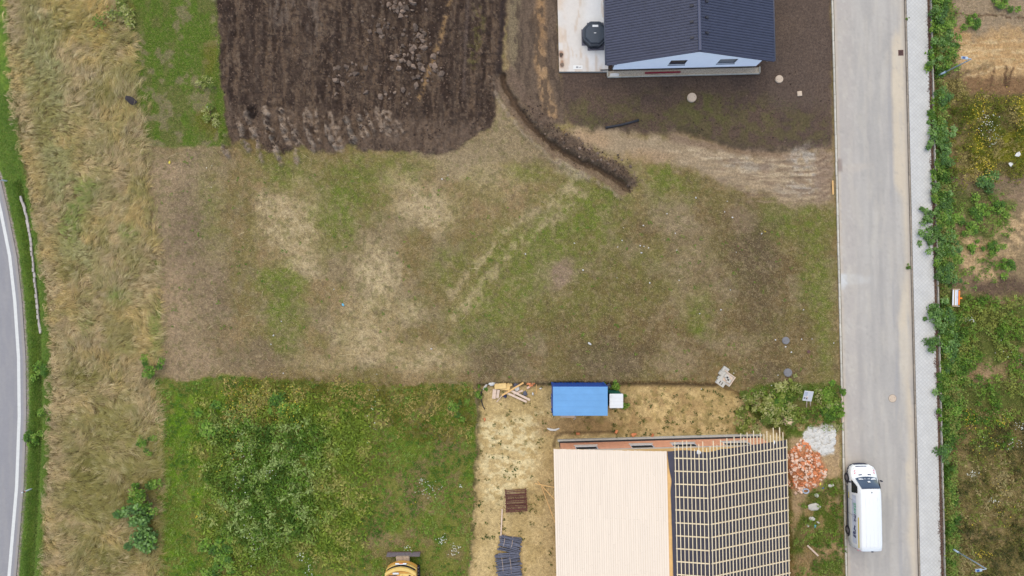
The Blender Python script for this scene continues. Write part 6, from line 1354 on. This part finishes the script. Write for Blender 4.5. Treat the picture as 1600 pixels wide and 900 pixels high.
def rubble():
    r = random.Random(21); p = on_ground(1257, 734); o = empty('brick_rubble', (p.x, p.y, 0), 0)
    ms = [MB().box((0, 0, 0), d).mesh('brick', m_, bevel=.012, seg=1) for d in ((.29, .14, .08), (.22, .18, .12), (.15, .13, .10), (.34, .20, .12), (.24, .09, .07)) for m_ in (M['brick'], M['brick_pale'])]
    lm = [lump('brick_piece', 90 + i, .20, .16, .12, m_, 10, .3) for i in range(3) for m_ in (M['brick'], M['brick_pale'])]
    n = 0
    while n < 290:
        a = r.uniform(0, 6.28); q = math.sqrt(r.random()) * 1.1 * (1 + .16 * math.sin(3 * a + 1) + .1 * math.sin(7 * a)); u = 1256 + 26 * q * math.cos(a); v = 733 + 33 * q * math.sin(a) - 3
        if u < 1232 or (u > 1282 and v > 748): continue
        g = on_ground(u, v); east = u > 1266 + 6 * math.sin(v) or v < 712
        k = r.choice(ms + lm); 
        if east and r.random() < .4 and k.materials[0] is M['brick_pale']: continue
        if not east and r.random() < .75 and k.materials[0] is M['brick']: continue
        link('brick', k, o, (g.x - p.x, g.y - p.y, g.z + .03 + .16 * r.random() * max(0, 1 - q)), (r.uniform(-.7, .7), r.uniform(-.7, .7), r.uniform(0, 6.28))); n += 1
    tag(o, 'heap of broken orange and pinkish bricks beside the unfinished roof', 'rubble heap')
    # heap of lime and broken render beside it
    p = on_ground(1280, 688); o = empty('lime_heap', (p.x, p.y, 0), 0); L_ = [lump('lime_lump', 120 + i, .34, .30, .10, M['lime'], 14, .3) for i in range(5)]
    out = [(1256,678),(1266,666),(1280,670),(1288,662),(1303,666),(1305,690),(1301,704),(1284,710),(1268,699),(1254,692)]
    k = 0
    while k < 150:
        u, v = r.uniform(1252, 1307), r.uniform(660, 713)
        if poly_sd(np.array([u]), np.array([v]), out)[0] > -1: continue
        g = on_ground(u, v); s = r.uniform(.5, 1.3); link('lump', r.choice(L_), o, (g.x - p.x, g.y - p.y, g.z), (r.uniform(-.25, .25), r.uniform(-.25, .25), r.uniform(0, 6.28)), (s, s, s)); k += 1
    tag(o, 'pale grey heap of lime and broken render next to the brick rubble', 'lime heap')
    for (u, v, w, d, rz, lab) in [(1272, 791, 1.0, .62, .06, 'large pale concrete slab in the grass beside the van'), (1267.5, 810, .52, .30, -.1, 'smaller concrete slab below the large one in the grass'), (1298, 758, .5, .3, .3, 'flat grey stone in the weeds near the front of the van'), (1275, 773, .4, .3, -.4, 'grey stone just below the brick rubble')]:
        p = on_ground(u, v, .08); s = link('concrete_slab', lump('concrete_slab', int(u), w, d, .18, M['concrete'], 22, .14), None, p, (0, 0, rz)); tag(s, lab, 'slab')
    p = on_ground(1256.5, 765.5, .06); s = MB().tube([(.22 * math.cos(a * .5236), .16 * math.sin(a * .5236), 0) for a in range(13)], .05, 7).build('tin_ring', M['galv'], None, p); tag(s, 'grey metal ring at the foot of the brick rubble', 'ring')
    laid('plank', ((1261.5, 852, .10), (1278.5, 868.5, .10)), .12, .06, 0, M['wood_old'], 'short pale plank in the grass near the bottom edge', 'plank')
    laid('kerb_board', ((1301, 282, .10), (1301.6, 304, .10)), .10, .05, 0, M['wood_or'], 'yellowish timber lying on the kerb by the driveway', 'timber')
    for (u, v, l, lab) in ((1316.6, 628, 1.3, 'upper pale batten lying in the street gutter near the notice board'), (1317.2, 648, 1.1, 'lower pale batten lying in the street gutter')):
        q = P(u, v, .03); s = MB().box((0, 0, 0), (.10, l, .05)).build('batten', M['wood_old'], None, (q.x, q.y, .03), (0, 0, TH), bevel=.006); tag(s, lab, 'batten')
    for (u, v, k, lab) in [(1273.5, 822, 'litter_blue', 'light blue scrap in the grass beside the van'), (1262, 821, 'stone', 'white scrap in the grass left of the blue one'), (1278, 816, 'stone', 'small white scrap right of the lower slab'), (536, 476, 'litter_blue', 'light blue scrap on the mown plot'), (1285, 762, 'blue_dark', 'dark blue scrap in the weeds below the bricks'), (1280, 755, 'yellow', 'yellow scrap at the edge of the brick rubble'), (265.5, 254, 'yellow', 'small yellow scrap at the west edge of the mown plot'), (1585, 243, 'stone', 'large white sheet scrap among the flowers, upper one'), (1573, 258, 'stone', 'white sheet scrap among the flowers, lower one'), (1446, 60, 'litter_blue', 'pale blue scrap at the back of the pavement')]:
        z = .12 if u < 1440 else .4; p = on_ground(u, v, .05 if u < 1560 else .35); s = link('litter', lump('litter', int(u), .26 if u < 1560 else .42, .16 if u < 1560 else .36, .08, M[k], 12, .4), None, p, (0, 0, u)); tag(s, lab, 'litter')
    for i, (u, v) in enumerate([(903.5, 679), (964, 676), (990, 681.5), (993, 680), (1021, 682)]):
        p = on_ground(u, v, .08); s = MB().box((0, 0, 0), (.26, .16, .14)).build('brick', M['brick'], None, p, (.1, .2, i * 1.1), bevel=.01); tag(s, 'orange brick lying in the strip north of the unfinished house', 'brick', 'loose bricks north of the unfinished house')
rubble()

# ------------------------------------------------------------------ fragments on the plot, clods, ditch slabs
WHITE = [(974,356),(1005,352.5),(897.5,380),(965,386),(972,376),(1000,384),(1006,385),(1002,395),(1013,387.5),(1055,364.5),(1057,391),(1087,309),(1136,314.5),(1132,331),(1144,340),(1190,365),(1150,394),(911,422),(1015,442),(1061,438),(964,434),(821,397),(1042,334),(1141,453),(1093,490),(1126,484),(440,502),(427.5,524),(424,538),(443,583),(522,452),(674,545),(1302,536),(1215,586),(1227,542),(1252,530),(1268,529.5),(1236,550),(1211,531),(1255,484),(700,274),(691,280),(1098,609),(1146,583),(1205,602)]
sm = [lump('white_fragment', 150 + i, .15, .11, .09, M['stone'], 11, .35) for i in range(4)]
for i, (u, v) in enumerate(WHITE):
    k = .55 + .4 * ((i * 37) % 10) / 10; s = link('white_fragment', sm[i % 4], None, on_ground(u, v, .06), (0, 0, i * 1.3), (k, k, k)); tag(s, 'small white stone fragment lying on the mown plot', 'fragment', 'white fragments scattered over the mown plot')
s = link('white_fragment', sm[0], None, on_ground(921.5, 537, .08), (0, 0, -.7), (2.6, 1.7, 1.5)); tag(s, 'largest white fragment, alone in the lower middle of the plot', 'fragment')
p = on_ground(208, 158, .45); s = link('dark_rag', lump('dark_rag', 3, .55, .85, .25, M['dark_cloth'], 20, .35), None, p, (.2, 0, 1.0)); tag(s, 'dark rag caught at the edge of the dry grass', 'rag')

def clods():
    r = random.Random(31); ms = [lump('soil_clod', 200 + i, .30, .22, .20, M['clod'], 13, .5) for i in range(8)]
    ctr = [(625, 12, 22, 9, 40), (592, 42, 16, 10, 26), (655, 62, 18, 16, 40), (640, 92, 22, 14, 40), (665, 115, 22, 14, 34), (535, 122, 22, 12, 26), (600, 148, 40, 13, 70), (690, 110, 10, 14, 16), (560, 105, 14, 8, 12), (724, 40, 4, 30, 16), (512, 142, 20, 8, 12), (418, 55, 6, 4, 4)]
    pos = []
    for (x, y, rx, ry, k) in ctr:
        for _ in range(k): pos.append((r.gauss(x, rx * .8), r.gauss(y, ry * .8), r.choice([.45, .6, .75, .9, 1.2, 1.5]) * r.uniform(.8, 1.15)))
    pos = [q for q in pos if q[1] > -6][:220]
    hz = ground_height(np.array([q[0] for q in pos]), np.array([q[1] for q in pos]))
    for (u, v, s), z in zip(pos, hz):
        x, y = G(u, v); link('soil_clod', r.choice(ms), ground, (x, y, z + .05), (r.uniform(-.4, .4), r.uniform(-.4, .4), r.uniform(0, 6)), (s, s * r.uniform(.8, 1.4), s))
    # spoil lumps along the trench
    pts = []
    for _ in range(32):
        t = r.uniform(.38, .98); f = t * (len(TRENCH) - 1); i = min(int(f), len(TRENCH) - 2); a, b = TRENCH[i], TRENCH[i + 1]; f -= i; dx, dy = b[0] - a[0], b[1] - a[1]; l = math.hypot(dx, dy); k = r.gauss(15, 8)
        pts.append((a[0] + dx * f + dy / l * k, a[1] + dy * f - dx / l * k, r.uniform(.3, .9)))
    hz = ground_height(np.array([q[0] for q in pts]), np.array([q[1] for q in pts]))
    tm = [lump('spoil_lump', 230 + i, .30, .24, .20, M['clod'], 12, .3) for i in range(5)]
    for (u, v, s), z in zip(pts, hz): x, y = G(u, v); link('spoil_lump', r.choice(tm), ground, (x, y, z + .04), (r.uniform(-.5, .5), r.uniform(-.5, .5), r.uniform(0, 6)), (s, s, s))
    # crumbs too small to pick apart: one mesh
    n = 9000; u = RNG.uniform(335, 792, n); v = RNG.uniform(-20, 238, n); F = Field(u, v); k = (F.poly(SOIL, 2, 4) > .5) & (RNG.random(n) < .25 + .75 * sstep(.4, .65, fbm(u / 30, v / 30, 451)) + .5 * F.blob(620, 90, 100, 80)); u, v = u[k], v[k]
    u2, v2 = scatter([(876,110),(1298,110),(1298,236),(1130,222),(1060,205),(890,196)], 3, 3, 4); ts = RNG.uniform(.3, 1, 700); f = ts * (len(TRENCH) - 1); i = np.minimum(f.astype(int), len(TRENCH) - 2); A = np.array(TRENCH)[i]; B = np.array(TRENCH)[i + 1]; f = (f - i)[:, None]; D = B - A; l = np.linalg.norm(D, axis=1, keepdims=True); q = A + D * f + np.stack([D[:, 1], -D[:, 0]], 1) / l * RNG.normal(13, 9, (700, 1))
    u = np.concatenate([u, u2, q[:, 0]]); v = np.concatenate([v, v2, q[:, 1]]); n = len(u); s = RNG.uniform(.025, .085, n) * RNG.uniform(.6, 1.2, n); x = (u - 800) / PX; y = (450 - v) / PX; z = ground_height(u, v)
    V = np.empty((n, 5, 3)); a0 = RNG.uniform(0, 6.28, n)
    for j in range(4): V[:, j] = np.stack([x + s * np.cos(a0 + j * 1.57) * RNG.uniform(.7, 1.3, n), y + s * np.sin(a0 + j * 1.57) * RNG.uniform(.7, 1.3, n), z - .01], 1)
    V[:, 4] = np.stack([x + s * .3 * np.cos(a0), y + s * .3 * np.sin(a0), z + s * 1.1], 1); b = np.arange(n) * 5
    T = np.concatenate([np.stack([b + j, b + (j + 1) % 4, b + 4], 1) for j in range(4)])
    c = np.array([seen((100, 83, 73)), seen((86, 71, 63)), seen((118, 99, 87)), seen((66, 54, 49))])[RNG.integers(0, 4, n)]
    cr = link('soil_crumbs', mesh_np('soil_crumbs', V.reshape(-1, 3), T, np.repeat(c, 5, 0), M['ground'])); tag(cr, 'loose crumbs of dark earth on the ploughed soil', 'soil', kind='stuff')
clods()

def ditch():
    pts = [(30,309),(36,326),(41,350),(46,385),(50,425),(54,465),(58,505),(61,521)]
    o = empty('drain_channel', on_ground(46, 385, .0)); o0 = o.location.copy(); r = random.Random(3)
    n = 34
    for i in range(n):
        t0 = i / n * (len(pts) - 1); k = min(int(t0), len(pts) - 2); f = t0 - k; u = pts[k][0] + (pts[k + 1][0] - pts[k][0]) * f; v = pts[k][1] + (pts[k + 1][1] - pts[k][1]) * f
        a = math.atan2(-(pts[k + 1][1] - pts[k][1]), pts[k + 1][0] - pts[k][0]); q = on_ground(u, v); L_ = 230 / n / PX
        MB().box((0, 0, 0), (L_ * 1.0, .16 + r.uniform(-.04, .03), .10)).build('channel_slab', M['channel'], o, (q.x - o0.x + r.uniform(-.03, .03), q.y - o0.y, max(q.z, -.3) - o0.z + .10), (r.uniform(-.08, .08), 0, a + r.uniform(-.03, .03)), bevel=.006)
    pp_ = [on_ground(u, v) for u, v in pts]; MB().tube([(q.x - o0.x, q.y - o0.y, max(q.z, -.3) - o0.z + .06) for q in pp_], .055, 8).build('channel_bed', M['channel'], o)
    tag(o, 'pale concrete slab drain channel in the green verge', 'drain channel')
ditch()
